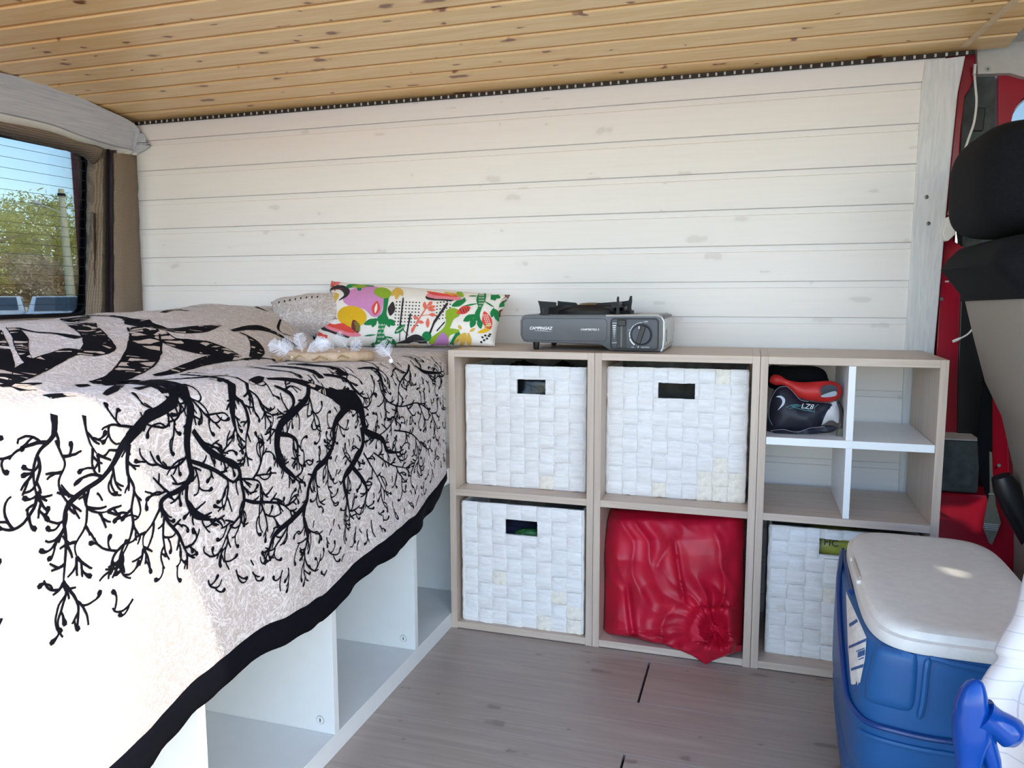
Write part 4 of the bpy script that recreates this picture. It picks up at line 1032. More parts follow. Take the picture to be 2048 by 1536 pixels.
# left, shallow body and right, deep gas compartment, one shell
prof = [(.170, .733), (.174, .726), (.182, .7235), (.360, .7205), (.372, .717), (.384, .7095), (.394, .7068), (.503, .7062), (.511, .710), (.5135, .718), (.513, .778), (.508, .787), (.496, .7905), (.180, .7895), (.171, .785), (.167, .775), (.167, .740)]
slab(prof, SY, SY + sd, 'casing', M_grey, ch=.004)
fr_ = MB()
rp = rpoly(.1725, .3795, .7285, .7815, .010)
fr_.tube([Vector((x, SY + .0006, z_)) for x, z_ in rp] + [Vector((rp[0][0], SY + .0006, rp[0][1]))], .0012, 6)
fr_.build('panel_bead', simple('dark_grey_line', srgb(64, 65, 70), .45), st, smooth=True)
text_mesh('CAMPINGAZ', .0098, 'lettering', M_lettering, st, (.1905, SY - .0001, .7545), (1, 0, 0), (0, 0, 1), .0003, .22, .00025, 1.0)
MB().tube([(.203, SY - .0002, .7512), (.225, SY - .0002, .7516), (.246, SY - .0002, .7498)], [.0002, .0007, .0002], 5).build('lettering', M_lettering, st)
text_mesh("CAMP'BISTRO 3", .0064, 'lettering', M_lettering, st, (.3165, SY - .0001, .7537), (1, 0, 0), (0, 0, 1), .0003, .18, .00012, 1.0)
cp = slab(rpoly(.3895, .4985, .7105, .782, .008), SY - .002, SY + .01, 'control_panel', simple('control_panel_grey', srgb(72, 74, 80), .45, var=.05), ch=.0015)
rp = rpoly(.3895, .4985, .7105, .782, .008)
MB().tube([Vector((x, SY - .0018, z_)) for x, z_ in rp] + [Vector((rp[0][0], SY - .0018, rp[0][1]))], .0016, 6).build('panel_bead', M_black, st, smooth=True)
# silver side edge and lid edge
ed = [(.377, .7885), (.425, .789), (.494, .7895), (.505, .786), (.5105, .777), (.5112, .735), (.5105, .716), (.506, .7075)]
MB().tube([(x, SY + .0005, z_) for x, z_ in ed], .0026, 8).build('silver_edge', M_silver, st, smooth=True)
sg = MB()
sg.loft([[Vector((x + .0008, y_, z_)) for x, z_ in ((.440, .7895), (.494, .7908), (.507, .7868), (.513, .777), (.5134, .740), (.5125, .714), (.507, .7065), (.50, .7075), (.505, .720), (.506, .775), (.498, .785), (.440, .787))] for y_ in (SY + .006, SY + sd - .002)])
sg.build('compartment_lid', M_silver, st, smooth=True, ang=30)
for k in range(4): MB().tube([(.5142, SY + .045 + k * .045, .716), (.5146, SY + .045 + k * .045, .75), (.513, SY + .045 + k * .045, .781), (.500, SY + .045 + k * .045, .7912), (.445, SY + .045 + k * .045, .7905)], .0011, 5).build('lid_rib', M_silver, st)
MB().box((.5140, SY + .028, .728), (.5150, SY + .032, .757)).build('side_slot', M_black, st)
# slider
MB().box((.4035, SY - .0026, .713), (.4265, SY + .004, .781), .001).build('slider_recess', M_black, st)
MB().box((.406, SY - .009, .765), (.424, SY - .002, .779), .0015).build('slider', M_black, st)
MB().box((.4125, SY - .0034, .716), (.4165, SY - .002, .768)).build('slider_rail', M_grey, st)
for k in range(7): 
    w_ = .0035 * (1 - k / 7.5) + .0006; MB().box((.3975 - w_, SY - .0026, .7655 - k * .0048 - .0013 * (1 - k / 9)), (.3975 + w_, SY - .0019, .7655 - k * .0048 + .0013 * (1 - k / 9))).build('scale_mark', M_lettering, st)
text_mesh('OPEN', .0042, 'lettering', M_lettering, st, (.3925, SY - .0026, .7700), (1, 0, 0), (0, 0, 1), .0002)
text_mesh('LOCK', .0042, 'lettering', M_lettering, st, (.3925, SY - .0026, .7245), (1, 0, 0), (0, 0, 1), .0002)
# knob
kx, kz = .4615, .7458
kb = MB().loft([[Vector((kx + r_ * math.cos(a), y_, kz + r_ * math.sin(a))) for a in np.linspace(0, 2 * math.pi, 28, endpoint=False)] for r_, y_ in ((.0255, SY - .001), (.0255, SY - .003), (.0232, SY - .004), (.0226, SY - .013), (.0208, SY - .0155))]).build('knob', simple('dark_blue_grey_knob', srgb(58, 62, 72), .4, var=.05), st, smooth=True, ang=40)
rot = Matrix.Rotation(math.radians(18), 3, 'Y')
MB().box((kx - .0052, SY - .0205, kz - .0215), (kx + .0052, SY - .0135, kz + .0215), .0015, rot).build('grip', M_black, kb)
MB().box((kx - .0052, SY - .0212, kz + .014), (kx - .0028, SY - .0200, kz + .020), .0).build('grip_mark', M_lettering, kb)
for a0, a1, w_ in ((88, 128, .0010), (132, 162, .0013), (166, 196, .0022), (200, 236, .0034)):
    pts = []
    for a in np.linspace(math.radians(a0), math.radians(a1), 8): pts.append([Vector((kx + r_ * math.cos(a), SY - .0027, kz + r_ * math.sin(a))) for r_ in (.0272, .0272 + w_)])
    MB().grid(pts).build('dial_mark', M_lettering, st)
text_mesh('\u2022OFF', .0052, 'lettering', M_lettering, st, (.4645, SY - .0027, .7735), (1, 0, 0), (0, 0, 1), .0002)
text_mesh('IGNITION', .0042, 'lettering', M_lettering, st, (.4605, SY - .0027, .7148), (1, 0, 0), (0, 0, 1), .0002)
text_mesh('min', .0042, 'lettering', M_lettering, st, (.4380, SY - .0027, .7150), (1, 0, 0), (0, 0, 1), .0002)
text_mesh('max', .0036, 'lettering', M_lettering, st, (.4300, SY - .0027, .7550), (1, 0, 0), (0, 0, 1), .0002)
MB().prism([(.4545, SY - .0022, .7195), (.4520, SY - .0022, .7165), (.4535, SY - .0022, .7165), (.4522, SY - .0022, .7140), (.4560, SY - .0022, .7172), (.4543, SY - .0022, .7172)], (0, -.0006, 0)).build('spark_mark', M_lettering, st)
# pan support, burner bowl
M_enam = simple('black_enamel', srgb(10, 10, 13), .45, var=.1, spec=.3)
bowl = MB().loft([[Vector((.320 + r_ * 1.0 * math.cos(a), SY + .115 + r_ * math.sin(a) * .85, z_)) for a in np.linspace(0, 2 * math.pi, 32, endpoint=False)] for r_, z_ in ((.105, .787), (.105, .798), (.088, .806), (.080, .812), (.055, .806), (.05, .800))]).build('drip_pan', M_enam, st, smooth=True, ang=40)
MB().loft([[Vector((.320 + r_ * math.cos(a), SY + .115 + r_ * math.sin(a), z_)) for a in np.linspace(0, 2 * math.pi, 20, endpoint=False)] for r_, z_ in ((.030, .800), (.034, .812), (.030, .816), (.012, .818))]).build('burner', simple('burner_brass', srgb(120, 104, 80), .35, metal=.9), bowl, smooth=True, ang=40)
def px_plate(pl_, y0, th, name, mat, parent=st):
    return MB().prism([aty(x, y, y0) for x, y in pl_], (0, th, 0)).build(name, mat, parent)
# front pan-support plates traced in the stove crop (x*.2148+980, y*.2148+540)
def K5(l): return [(980 + x * .2148, 540 + y * .2148) for x, y in l]
px_plate(K5([(447, 428), (470, 395), (462, 340), (446, 286), (468, 290), (610, 300), (615, 305), (615, 345), (545, 350), (545, 430), (497, 430), (497, 352), (492, 350), (492, 430)]), SY + .006, .004, 'pan_support', M_enam)
px_plate(K5([(628, 330), (630, 286), (650, 292), (800, 305), (822, 335), (980, 338), (1000, 308), (1120, 300), (1160, 296), (1170, 300), (1240, 292), (1290, 284), (1298, 262), (1302, 243), (1322, 240), (1322, 290), (1314, 350), (1322, 408), (1274, 412), (1276, 340), (1200, 342), (1130, 348), (610, 350)]), SY + .085, .004, 'pan_support', M_enam)
px_plate(K5([(1172, 430), (1178, 340), (1180, 262), (1188, 246), (1200, 250), (1202, 340), (1206, 425)]), SY + .012, .004, 'pan_support', M_enam)
px_plate(K5([(1130, 300), (1180, 296), (1205, 320), (1204, 350), (1130, 352)]), SY + .016, .09, 'pan_support', M_enam)
px_plate(K5([(545, 330), (1130, 345), (1140, 432), (540, 432)]), SY + .05, .003, 'pan_support', M_enam)
# feet
for fx, fy in ((.2045, SY + .012), (.2045, SY + sd - .02)):
    MB().loft([[Vector((fx + r_ * math.cos(a), fy + r_ * .8 * math.sin(a), z_)) for a in np.linspace(0, 2 * math.pi, 12, endpoint=False)] for r_, z_ in ((.0060, .7055), (.0072, .708), (.0088, .725))]).build('foot', M_black, st, smooth=True, ang=40)

# ------------------------------------------------------------------ red cloth bundle in the middle cube
RW_ = [(1014, 1222, 1480, .13), (1022, 1214, 1486, .09), (1040, 1210, 1489, .055), (1080, 1206, 1489, .032), (1110, 1203, 1486, .026), (1150, 1206, 1487, .024), (1200, 1208, 1486, .022), (1240, 1206, 1486, .020), (1262, 1204, 1486, .018), (1268, 1208, 1486, .014), (1276, 1266, 1486, .010), (1284, 1288, 1486, .006), (1292, 1338, 1484, .002), (1302, 1362, 1480, -.004), (1312, 1386, 1452, -.008), (1320, 1398, 1428, -.009), (1328, 1409, 1413, -.009)]
ra = np.array(RW_); rings = []; NC = 110
for py in np.concatenate([np.linspace(1014, 1264, 84), np.linspace(1266, 1328, 40)]):
    l, r, yd = (float(np.interp(py, ra[:, 0], ra[:, k])) for k in (1, 2, 3)); v = (py - 1014) / 314
    ring_ = []
    for k in range(NC):
        u = k / (NC - 1); px = lerp(l, r, u); U_, V_ = (px - 1346) / 140, (py - 1170) / 150
        # folds run towards the twist at the lower right
        tx, ty = px - 1432, py - 1262; ang = math.atan2(ty, tx); rad = math.hypot(tx, ty)
        rid = 1 - abs(nz(ang * 2.6 + .3 * nz(rad * .02, 1), rad * .006, 2)) * 2.4
        rid2 = 1 - abs(nz(px * .022 + nz(py * .012, 3) * 1.2, py * .007, 9)) * 2.6
        rid3 = 1 - abs(nz(ang * 6 + rad * .01, rad * .03, 5)) * 2.2
        calm = math.exp(-(((px - 1392) / 46) ** 2 + ((py - 1110) / 70) ** 2) ** 1.5)
        d = .011 * rid * (1 - .8 * calm) + .012 * rid2 * (1 - .85 * calm) + .002 * rid3 * math.exp(-rad / 70) * (1 - calm)
        d += .020 * calm + .026 * math.exp(-((rad - 42) / 16) ** 2) * (py > 1215) - .012 * math.exp(-(rad / 18) ** 2)
        d -= .016 * math.exp(-((px - 1252 - (py - 1150) * .12) / 7) ** 2) * sstep(1150, 1190, py)      # sleeve gap at the left
        d += .010 * math.exp(-((px - (1345 + (py - 1060) * .16)) / 5) ** 2) * sstep(1070, 1100, py) * (1 - sstep(1190, 1215, py))
        ed_ = min(1, min(u, 1 - u) * 9); d = d * ed_ * min(1, (1328 - py) / 40 + .1) * min(1, v * 9)
        y_ = yd - d + .045 * (1 - ed_) ** 2 * (py < 1290)
        y_ = max(y_, -.022) if py < 1285 else y_
        p = aty(px, py, y_); p.x = min(max(p.x, UW + T + .002), 2 * UW - T - .002)
        if p.y > -.003: p.z = max(p.z, .0205)
        p.z = min(p.z, .3425); ring_.append(p)
    yb = ring_[NC // 2].y + (.14 if py < 1280 else lerp(.10, .004, (py - 1280) / 48))
    for k in range(14):
        u = 1 - (k + .5) / 14; q = ring_[0].lerp(ring_[-1], u); ring_.append(Vector((q.x, max(yb, q.y + .003) if yb > .0 else q.y + .003, q.z if q.z > .0205 or yb < 0 else .0205)))
    rings.append(ring_)
rb = MB().loft(rings).build('cloth_bundle', M_redfab, smooth=True, ang=80)
tag(rb, 'crumpled shiny red cloth bundle spilling out of the lower middle cube', 'cloth')

# ------------------------------------------------------------------ soft bag and cap in the small upper-left compartment
def puff(b, poly, y0, bulge, soft=.02, step=6.0, smooth=True, noise_=0.0, seed=0):
    """closed cloth piece: traced outline, swollen towards and away from the viewer side"""
    P = [tuple(p) for p in poly]
    if smooth: P = catmull(P, 4, True)
    n = len(P); Q = [aty(x, y, y0) for x, y in P]; P2 = [(q.x, q.z) for q in Q]
    xs = [p[0] for p in P2]; zs_ = [p[1] for p in P2]; st_ = step * .0013
    def ins(x, z_):
        c = False; j = n - 1
        for i in range(n):
            if ((P2[i][1] > z_) != (P2[j][1] > z_)) and x < (P2[j][0] - P2[i][0]) * (z_ - P2[i][1]) / (P2[j][1] - P2[i][1]) + P2[i][0]: c = not c
            j = i
        return c
    ext = []
    for x in np.arange(min(xs) + st_ / 2, max(xs), st_):
        for z_ in np.arange(min(zs_) + st_ / 2, max(zs_), st_):
            if ins(x, z_): ext.append((x, z_))
    r = mgeo.delaunay_2d_cdt([Vector(p) for p in P2 + ext], [(i, (i + 1) % n) for i in range(n)], [], 1, 1e-6)
    pa = np.array(P2); pb_ = np.roll(pa, -1, 0); dv = pb_ - pa; l2 = (dv ** 2).sum(1) + 1e-12
    front, back = [], []
    for p in r[0]:
        t = np.clip((((np.array((p.x, p.y)) - pa) * dv).sum(1)) / l2, 0, 1); dist = np.sqrt((((pa + dv * t[:, None]) - np.array((p.x, p.y))) ** 2).sum(1)).min()
        h = bulge * (1 - math.exp(-dist / soft)) + .0006
        w_ = noise_ * (1 - 2 * abs(nz(p.x * 30 + seed, p.y * 24, seed))) * min(1, dist / .006)
        front.append(Vector((p.x, y0 - h - w_, p.y))); back.append(Vector((p.x, y0 + h * .8, p.y)))
    m_ = len(front); F1 = [tuple(f) for f in r[2]]
    be = {}
    for f in F1:
        for k in range(len(f)):
            e = (f[k], f[(k + 1) % len(f)]); be[e] = 1
    bd = [e for e in be if (e[1], e[0]) not in be]
    b.add(front + back, F1 + [tuple(i + m_ for i in f[::-1]) for f in F1] + [(a, c, c + m_, a + m_) for a, c in bd])
    return b
def K8(l): return [(1500 + x * .2344, 700 + y * .2344) for x, y in l]
bag = thing('soft_bag', 'navy and red crumpled bag with grey strap in the small cubby', 'bag', (.82, .08, .531))
puff(MB(), K8([(152, 712), (150, 560), (178, 400), (225, 322), (300, 302), (365, 350), (420, 412), (520, 440), (640, 452), (700, 470), (640, 560), (605, 650), (560, 722), (400, 712), (250, 716)]), .075, .034, .03, noise_=.004, seed=2).build('body', M_navy, bag, smooth=True, ang=70)
puff(MB(), K8([(165, 268), (195, 212), (260, 218), (320, 255), (440, 275), (580, 268), (690, 264), (762, 292), (786, 345), (768, 402), (700, 440), (600, 442), (545, 432), (480, 425), (400, 395), (350, 345), (290, 300), (220, 300)]), .072, .022, .02, noise_=.003, seed=5).build('red_flap', simple('red_nylon', srgb(190, 36, 34), .5, var=.15, scale=30), bag, smooth=True, ang=70)['label'] = 'red rolled flap'
puff(MB(), K8([(608, 322), (680, 296), (742, 316), (738, 358), (660, 372), (612, 382)]), .047, .002, .01).build('pocket', M_navy, bag, smooth=True)
puff(MB(), K8([(612, 386), (725, 350), (738, 384), (690, 400), (620, 402)]), .0455, .002, .01).build('lining', simple('grey_lining', srgb(150, 160, 172), .7, var=.1), bag, smooth=True)
puff(MB(), K8([(622, 505), (690, 452), (748, 448), (756, 618), (690, 596), (604, 642), (612, 570)]), .080, .016, .02, noise_=.003, seed=8).build('side_panel', simple('light_grey_nylon', srgb(206, 204, 208), .6, var=.08), bag, smooth=True)['label'] = 'light grey side panel'
MB().tube([aty(*q, .062) for q in K8([(752, 440), (778, 500), (792, 570), (796, 640), (786, 690)])], [.0035, .0045, .0045, .004, .004], 8).build('strap', M_black, bag, smooth=True)
b = MB(); c = aty(*K8([(770, 712)])[0], .058)
b.loft([[c + Vector((a * .0075 * k, y_, e * .012 * k)) for a, e in ((-1, -.7), (-.6, -1), (.6, -1), (1, -.7), (1, .7), (.6, 1), (-.6, 1), (-1, .7))] for k, y_ in ((.8, -.005), (1, -.003), (1, .003), (.8, .005))]); b.build('buckle', simple('clear_smoke_plastic', srgb(90, 88, 78), .25), bag, smooth=True)
puff(MB(), K8([(180, 690), (300, 682), (420, 690), (560, 660), (660, 640), (740, 660), (700, 700), (560, 712), (400, 716), (240, 714)]), .052, .010, .01, noise_=.003).build('hem_fold', M_navy, bag, smooth=True)
M_pipe = simple('grey_piping', srgb(120, 122, 132), .7)
MB().tube([aty(*q, .043) for q in catmull(K8([(190, 640), (160, 560), (178, 420), (235, 330), (310, 312), (370, 360), (430, 425), (500, 440)]), 5)], .0007, 5).build('piping', M_pipe, bag, smooth=True)
MB().tube([aty(*q, .038) for q in catmull(K8([(175, 690), (280, 678), (400, 700), (520, 665), (640, 655)]), 5)], .0007, 5).build('piping', M_pipe, bag, smooth=True)
px_ = K8([(222, 400), (262, 390), (298, 418), (292, 462), (262, 492), (236, 515), (268, 468), (276, 436), (258, 408)])
MB().prism([aty(x, y, .0375) for x, y in catmull(px_, 3, True)], (0, .001, 0)).build('emblem', simple('pale_emblem', srgb(190, 196, 214), .6), bag)
M_teal = simple('teal_embroidery', srgb(96, 168, 176), .7)
b = MB()
for seg in ([(310, 490), (350, 470), (400, 465), (440, 475), (500, 510), (548, 528), (552, 490), (585, 462)], [(330, 498), (380, 490), (430, 505), (470, 515), (545, 524)], [(350, 478), (415, 470)], [(360, 484), (425, 482)]): b.tube([aty(*q, .0372) for q in K8(seg)], .00045, 4)
b.build('embroidery', M_teal, bag)
q = K8([(432, 496)])[0]; text_mesh('LZ8', .0155, 'embroidery', simple('pale_embroidery', srgb(196, 206, 206), .7), bag, aty(*q, .0368), (1, 0, -.06), (0.1, 0, 1), .0003, .2)
cap = puff(MB(), K8([(160, 140), (300, 138), (480, 134), (580, 146), (640, 182), (664, 240), (662, 300), (400, 330), (165, 320)]), .15, .05, .04, noise_=.003, seed=4).build('cap', M_fabblack, smooth=True, ang=70)
tag(cap, 'black cap tucked behind the navy and red bag', 'cap')

# ------------------------------------------------------------------ cooler
CC = Vector((1.016, -.352, 0)); cr_ = Matrix.Rotation(-.025, 3, 'Z')
def sup(a, bq, n_, z_, N_=72, dx=0, dy=0):
    out = []
    for k in range(N_):
        t = 2 * math.pi * k / N_; c, s_ = math.cos(t), math.sin(t)
        p = Vector((math.copysign(abs(c) ** (2 / n_), c) * a + dx, math.copysign(abs(s_) ** (2 / n_), s_) * bq + dy, z_)); out.append(CC + cr_ @ p)
    return out
co = thing('cooler_box', 'blue cooler box with white lid in front of the shelves', 'cooler', (CC.x, CC.y, 0))
prof_ = [(.132, .222, 5, .001), (.136, .227, 5, .006), (.143, .236, 5, .06), (.1445, .2375, 5, .075), (.141, .2345, 5, .079), (.1445, .2380, 5, .094), (.147, .2405, 5, .110), (.1435, .2370, 5, .115), (.147, .2405, 5, .132), (.1495, .2430, 5, .150), (.1500, .2450, 5, .22), (.1490, .2475, 5, .300), (.1475, .2480, 5, .326), (.1440, .2470, 5, .336), (.136, .2440, 5, .3405)]
cb_ = MB().loft([sup(*p_) for p_ in prof_]); BC = BVHTree.FromPolygons(cb_.v, [f for f in cb_.f if len(f) < 6])
cb_.build('body', M_blue, co, smooth=True, ang=50)
rings = [sup(.1290, .2440, 5, .3410), sup(.1315, .2480, 5, .3420), sup(.1325, .2495, 5, .3450), sup(.1315, .2490, 5, .3590), sup(.1280, .2455, 5, .3605), sup(.1255, .2430, 5, .3610), sup(.1250, .2425, 5, .3650), sup(.1215, .239, 5, .3705), sup(.112, .229, 4.8, .3735), sup(.097, .212, 4.5, .3732), sup(.088, .200, 4.2, .3722), sup(.03, .08, 3, .3720)]
lid = MB().loft(rings).build('lid', M_lid, co, smooth=True, ang=40); lid['label'] = 'white lid with rounded edge'
def loc(x, y, z_): return CC + cr_ @ Vector((x, y, z_))
def on_body(px, py, off):
    d = ray(px, py).normalized(); h = BC.ray_cast(CAM, d)
    if h[0] is None: h = BC.find_nearest(atx(px, py, CC.x - .148))
    n_ = h[1] if h[1].dot(CAM - h[0]) > 0 else -h[1]
    return h[0] + n_ * off
# finger notch in the long side of the lid with its two end stops
MB().box((-.0008, -.052, -.0045), (.0010, .052, .0045), .0006).build('notch', simple('shaded_lid_plastic', srgb(206, 200, 188), .5, var=.04), lid).location = loc(-.1262, .02, .3655)
for yy in (.078, -.036): MB().box((-.004, -.009, -.0035), (.004, .009, .0035), .002).build('lid_catch', M_lid, lid).location = loc(-.1275, yy, .3640)
# bail handle: runs low along the side, round the corner and across the end
hp = [on_body(x, y, .0035) for x, y in catmull([(1694, 1092), (1686, 1108), (1682, 1150), (1684, 1230), (1690, 1310), (1698, 1385), (1712, 1418), (1740, 1444), (1790, 1459), (1850, 1473), (1910, 1482), (1960, 1489)], 5)]
hd = MB().tube(hp, .0042, 8).build('handle', M_blue2, co, smooth=True); hd['label'] = 'darker blue swing handle'
# raised panel and grip recess on the end
def bodyquad(quad, n1, n2, off, name, mat, edge=.18, r=.0):
    """panel bounded by four pixel corners (TL, TR, BR, BL), laid on the body with a soft rim"""
    rows = []
    for i in range(n1 + 1):
        row = []
        for j in range(n2 + 1):
            u, v = j / n2, i / n1
            # rounded corners
            a, c = 2 * u - 1, 2 * v - 1; m_ = max(abs(a), abs(c)); k = 1 - .12 * (min(abs(a), abs(c)) ** 4) * m_
            u, v = .5 + a * k / 2, .5 + c * k / 2
            x = lerp(lerp(quad[0][0], quad[1][0], u), lerp(quad[3][0], quad[2][0], u), v); y = lerp(lerp(quad[0][1], quad[1][1], u), lerp(quad[3][1], quad[2][1], u), v)
            d = min(1 - abs(a), 1 - abs(c)) / edge
            row.append(on_body(x, y, off * sstep(0, 1, d) + .0003 if off > 0 else .0003 + .0030 * (1 - sstep(.0, 1, d)) * (d > 0)))
        rows.append(row)
    return MB().grid(rows).build(name, mat, co, smooth=True, ang=70)
bodyquad([(1752, 1282), (1838, 1304), (1828, 1428), (1722, 1400)], 16, 14, .0050, 'end_panel', M_blue)
bodyquad([(1852, 1312), (2040, 1345), (2030, 1462), (1842, 1448)], 16, 16, -.002, 'grip_recess', M_blue, .12)
MB().tube([on_body(*q, .002) for q in catmull([(1856, 1318), (1852, 1345), (1846, 1400), (1838, 1436)], 4)], [.002] + [.0045] * 11 + [.002], 8).build('grip_edge', M_blue, co, smooth=True)
MB().tube([on_body(*q, .002) for q in catmull([(1860, 1316), (1900, 1326), (1960, 1338), (2030, 1352)], 4)], .004, 8).build('grip_edge', M_blue, co, smooth=True)
MB().tube([on_body(*q, .001) for q in catmull([(1720, 1462), (1760, 1478), (1830, 1496), (1900, 1508), (1960, 1518)], 4)], .0045, 8).build('end_ledge', M_blue, co, smooth=True)
# worn sticker on the long side
Lq = [(1693, 1183), (1695, 1240), (1697, 1293), (1700, 1330), (1703, 1368)]; Rq = [(1695, 1190), (1712, 1228), (1734, 1277), (1731, 1318), (1721, 1366)]
def stick(t0, t1, u0, u1, off, name, mat, n=18, rag=0):
    rows = []
    for i in range(n + 1):
        t = lerp(t0, t1, i / n) * 4; k = min(3, int(t)); l = lerp(Lq[k][0], Lq[k + 1][0], t - k), lerp(Lq[k][1], Lq[k + 1][1], t - k); r_ = lerp(Rq[k][0], Rq[k + 1][0], t - k), lerp(Rq[k][1], Rq[k + 1][1], t - k)
        rows.append([on_body(lerp(l[0], r_[0], lerp(u0, u1, j / 8)), lerp(l[1], r_[1], lerp(u0, u1, j / 8)) + (rag * nz(j * 2.1, 3) if i > n - 2 else 0), off) for j in range(9)])
    return MB().grid(rows).build(name, mat, co)
s1 = stick(0, 1, 0, 1, .0008, 'sticker', simple('worn_white_sticker', srgb(222, 218, 212), .5, var=.14, scale=60), 24, 14); s1['label'] = 'torn white label with blue print'
M_stb = simple('sticker_blue', srgb(48, 88, 140), .5, var=.3, scale=80)
for t0, t1, u0, u1 in ((.50, .535, .05, 1), (.63, .70, .55, .98), (.605, .62, .45, .95), (.72, .735, .6, .95), (.80, .835, .1, 1), (.30, .33, .2, .9)): stick(t0, t1, u0, u1, .0013, 'sticker_stripe', M_stb, 4)

# ------------------------------------------------------------------ driver's seat seen from behind
def rr3(x0, x1, y0, y1, z_, r, n=5):
    return [Vector((a, c, z_)) for a, c in rrect(x0, x1, y0, y1, r, n)]
seat = thing('car_seat', 'grey car seat with black headrest cover beside the red pillar', 'seat', (1.35, -.16, 0))
zl = [.18, .30, .40, .49, .59, .66, .75, .832]; xl = [1.236, 1.232, 1.226, 1.218, 1.192, 1.158, 1.132, 1.110]
MB().loft([rr3(x, x + .13, -.35, .068, z_, .045) for z_, x in zip(zl, xl)]).build('backrest', M_seatgrey, seat, smooth=True, ang=60)
zl = [.822, .835, .86, .885, .905, .925, .935]; xl = [1.104, 1.104, 1.086, 1.066, 1.074, 1.090, 1.12]; yl = [.072, .072, .074, .072, .060, .040, 0]
rings = []
for z_, x, y_ in zip(zl, xl, yl):
    rg = rr3(x, x + .15, -.355 + (.072 - y_), y_, z_, .045)
    rings.append([p + Vector((0, 0, -(p.y - .07) * .02 if z_ < .84 else 0)) for p in rg])
MB().loft(rings).build('shoulder_cover', M_fabblack, seat, smooth=True, ang=60)['label'] = 'black fabric cover over the top of the backrest'
pts = []
for i in range(33):
    th = math.pi * i / 32; row = []
    for j in range(48):
        ph = 2 * math.pi * j / 48; e1, e2 = .55, .5
        f = lambda v, e: math.copysign(abs(v) ** e, v)
        row.append(Vector((1.160 + .100 * f(math.sin(th), e1) * f(math.cos(ph), e2), -.118 + .172 * f(math.sin(th), e1) * f(math.sin(ph), e2), 1.034 + .096 * f(math.cos(th), e1) - .02 * (math.sin(ph) > 0) * math.sin(ph) ** 2 * max(0, math.cos(th)))))
    pts.append(row)
MB().grid(pts, False, True).build('headrest', M_fabblack, seat, smooth=True, ang=70)['label'] = 'black padded headrest'
for yy in (-.20, -.05): MB().tube([(1.175, yy, .90), (1.175, yy, 1.0)], .006, 8).build('headrest_post', M_screw, seat, smooth=True)
MB().box((1.25, -.35, .10), (1.72, .06, .34), .05).build('cushion', M_fabblack, seat, smooth=True)
MB().box((1.28, -.32, 0), (1.68, .02, .10), .01).build('seat_base', M_black, seat)
MB().tube([aty(*q, -.02) for q in ((2002, 952), (2012, 975), (2028, 1010), (2050, 1055), (2075, 1100))], [.018, .024, .024, .022, .02], 10).build('side_trim', M_black, seat, smooth=True)

# ------------------------------------------------------------------ cab side: red pillar, trims, step, belt, cables
def pxprism(poly, y0, th, name, mat, parent=None, bev=.002):
    o = MB().prism([aty(x, y, y0) for x, y in poly], (0, th, 0)).build(name, mat, parent)
    if bev: m_ = o.modifiers.new('b', 'BEVEL'); m_.width = bev; m_.segments = 2; m_.limit_method = 'ANGLE'
    return o
WF = struct(MB().box((1.165, .372, -.05), (2.4, .40, .93)).build('wall_front', M_red))
P_ = pxprism([(1931, 108), (1952, 108), (1950, 150), (1940, 178), (1930, 192), (1922, 260), (1914, 380), (1905, 480), (1935, 500), (1940, 560), (1925, 640), (1921, 720), (1918, 1060), (1868, 1060), (1872, 720), (1879, 600), (1893, 420), (1904, 300), (1916, 185)], .300, .05, 'red_pillar', M_red, WF)
P_['label'] = 'dark red metal door pillar'
for q, r_ in (((1883, 598), .0042), ((1974, 138), .005)): MB().tube([aty(*q, .2995), aty(*q, .297)], r_, 12).build('screw', M_black if r_ < .0045 else M_screw, WF)
for q in ((1893, 541), (1894, 563)): MB().box(aty(*q, .299) - Vector((.004, .001, .002)), aty(*q, .299) + Vector((.004, .001, .002)), .0005).build('paint_mark', M_headl, WF)
pxprism([(1926, 200), (1937, 180), (1952, 150), (1991, 150), (1990, 330), (1990, 1010), (1905, 1010), (1914, 640), (1925, 480), (1914, 400)], .318, .05, 'pillar_trim', M_felt, WF)['label'] = 'dark grey pillar lining'
pxprism([(1950, 215), (1972, 215), (1966, 262), (1944, 262)], .312, .006, 'belt_slot', M_black, WF)
pxprism([(1922, 590), (1965, 590), (1990, 700), (1990, 1000), (1914, 1000), (1916, 760)], .292, .02, 'lower_pillar_trim', M_black, WF)
HL = pxprism([(1954, 92), (2000, 82), (2050, 50), (2110, 20), (2110, 160), (2048, 154), (2020, 146), (1956, 148)], .285, .03, 'headliner_panel', M_headl, WF); HL['label'] = 'pale grey painted roof rail'
MB().tube([aty(1976, 138, .2845), aty(1976, 138, .282)], .0055, 12).build('screw', M_screw, WF)
MB().tube([aty(1976, 138, .2822), aty(1976, 138, .2815)], .0022, 8).build('screw_recess', M_black, WF)
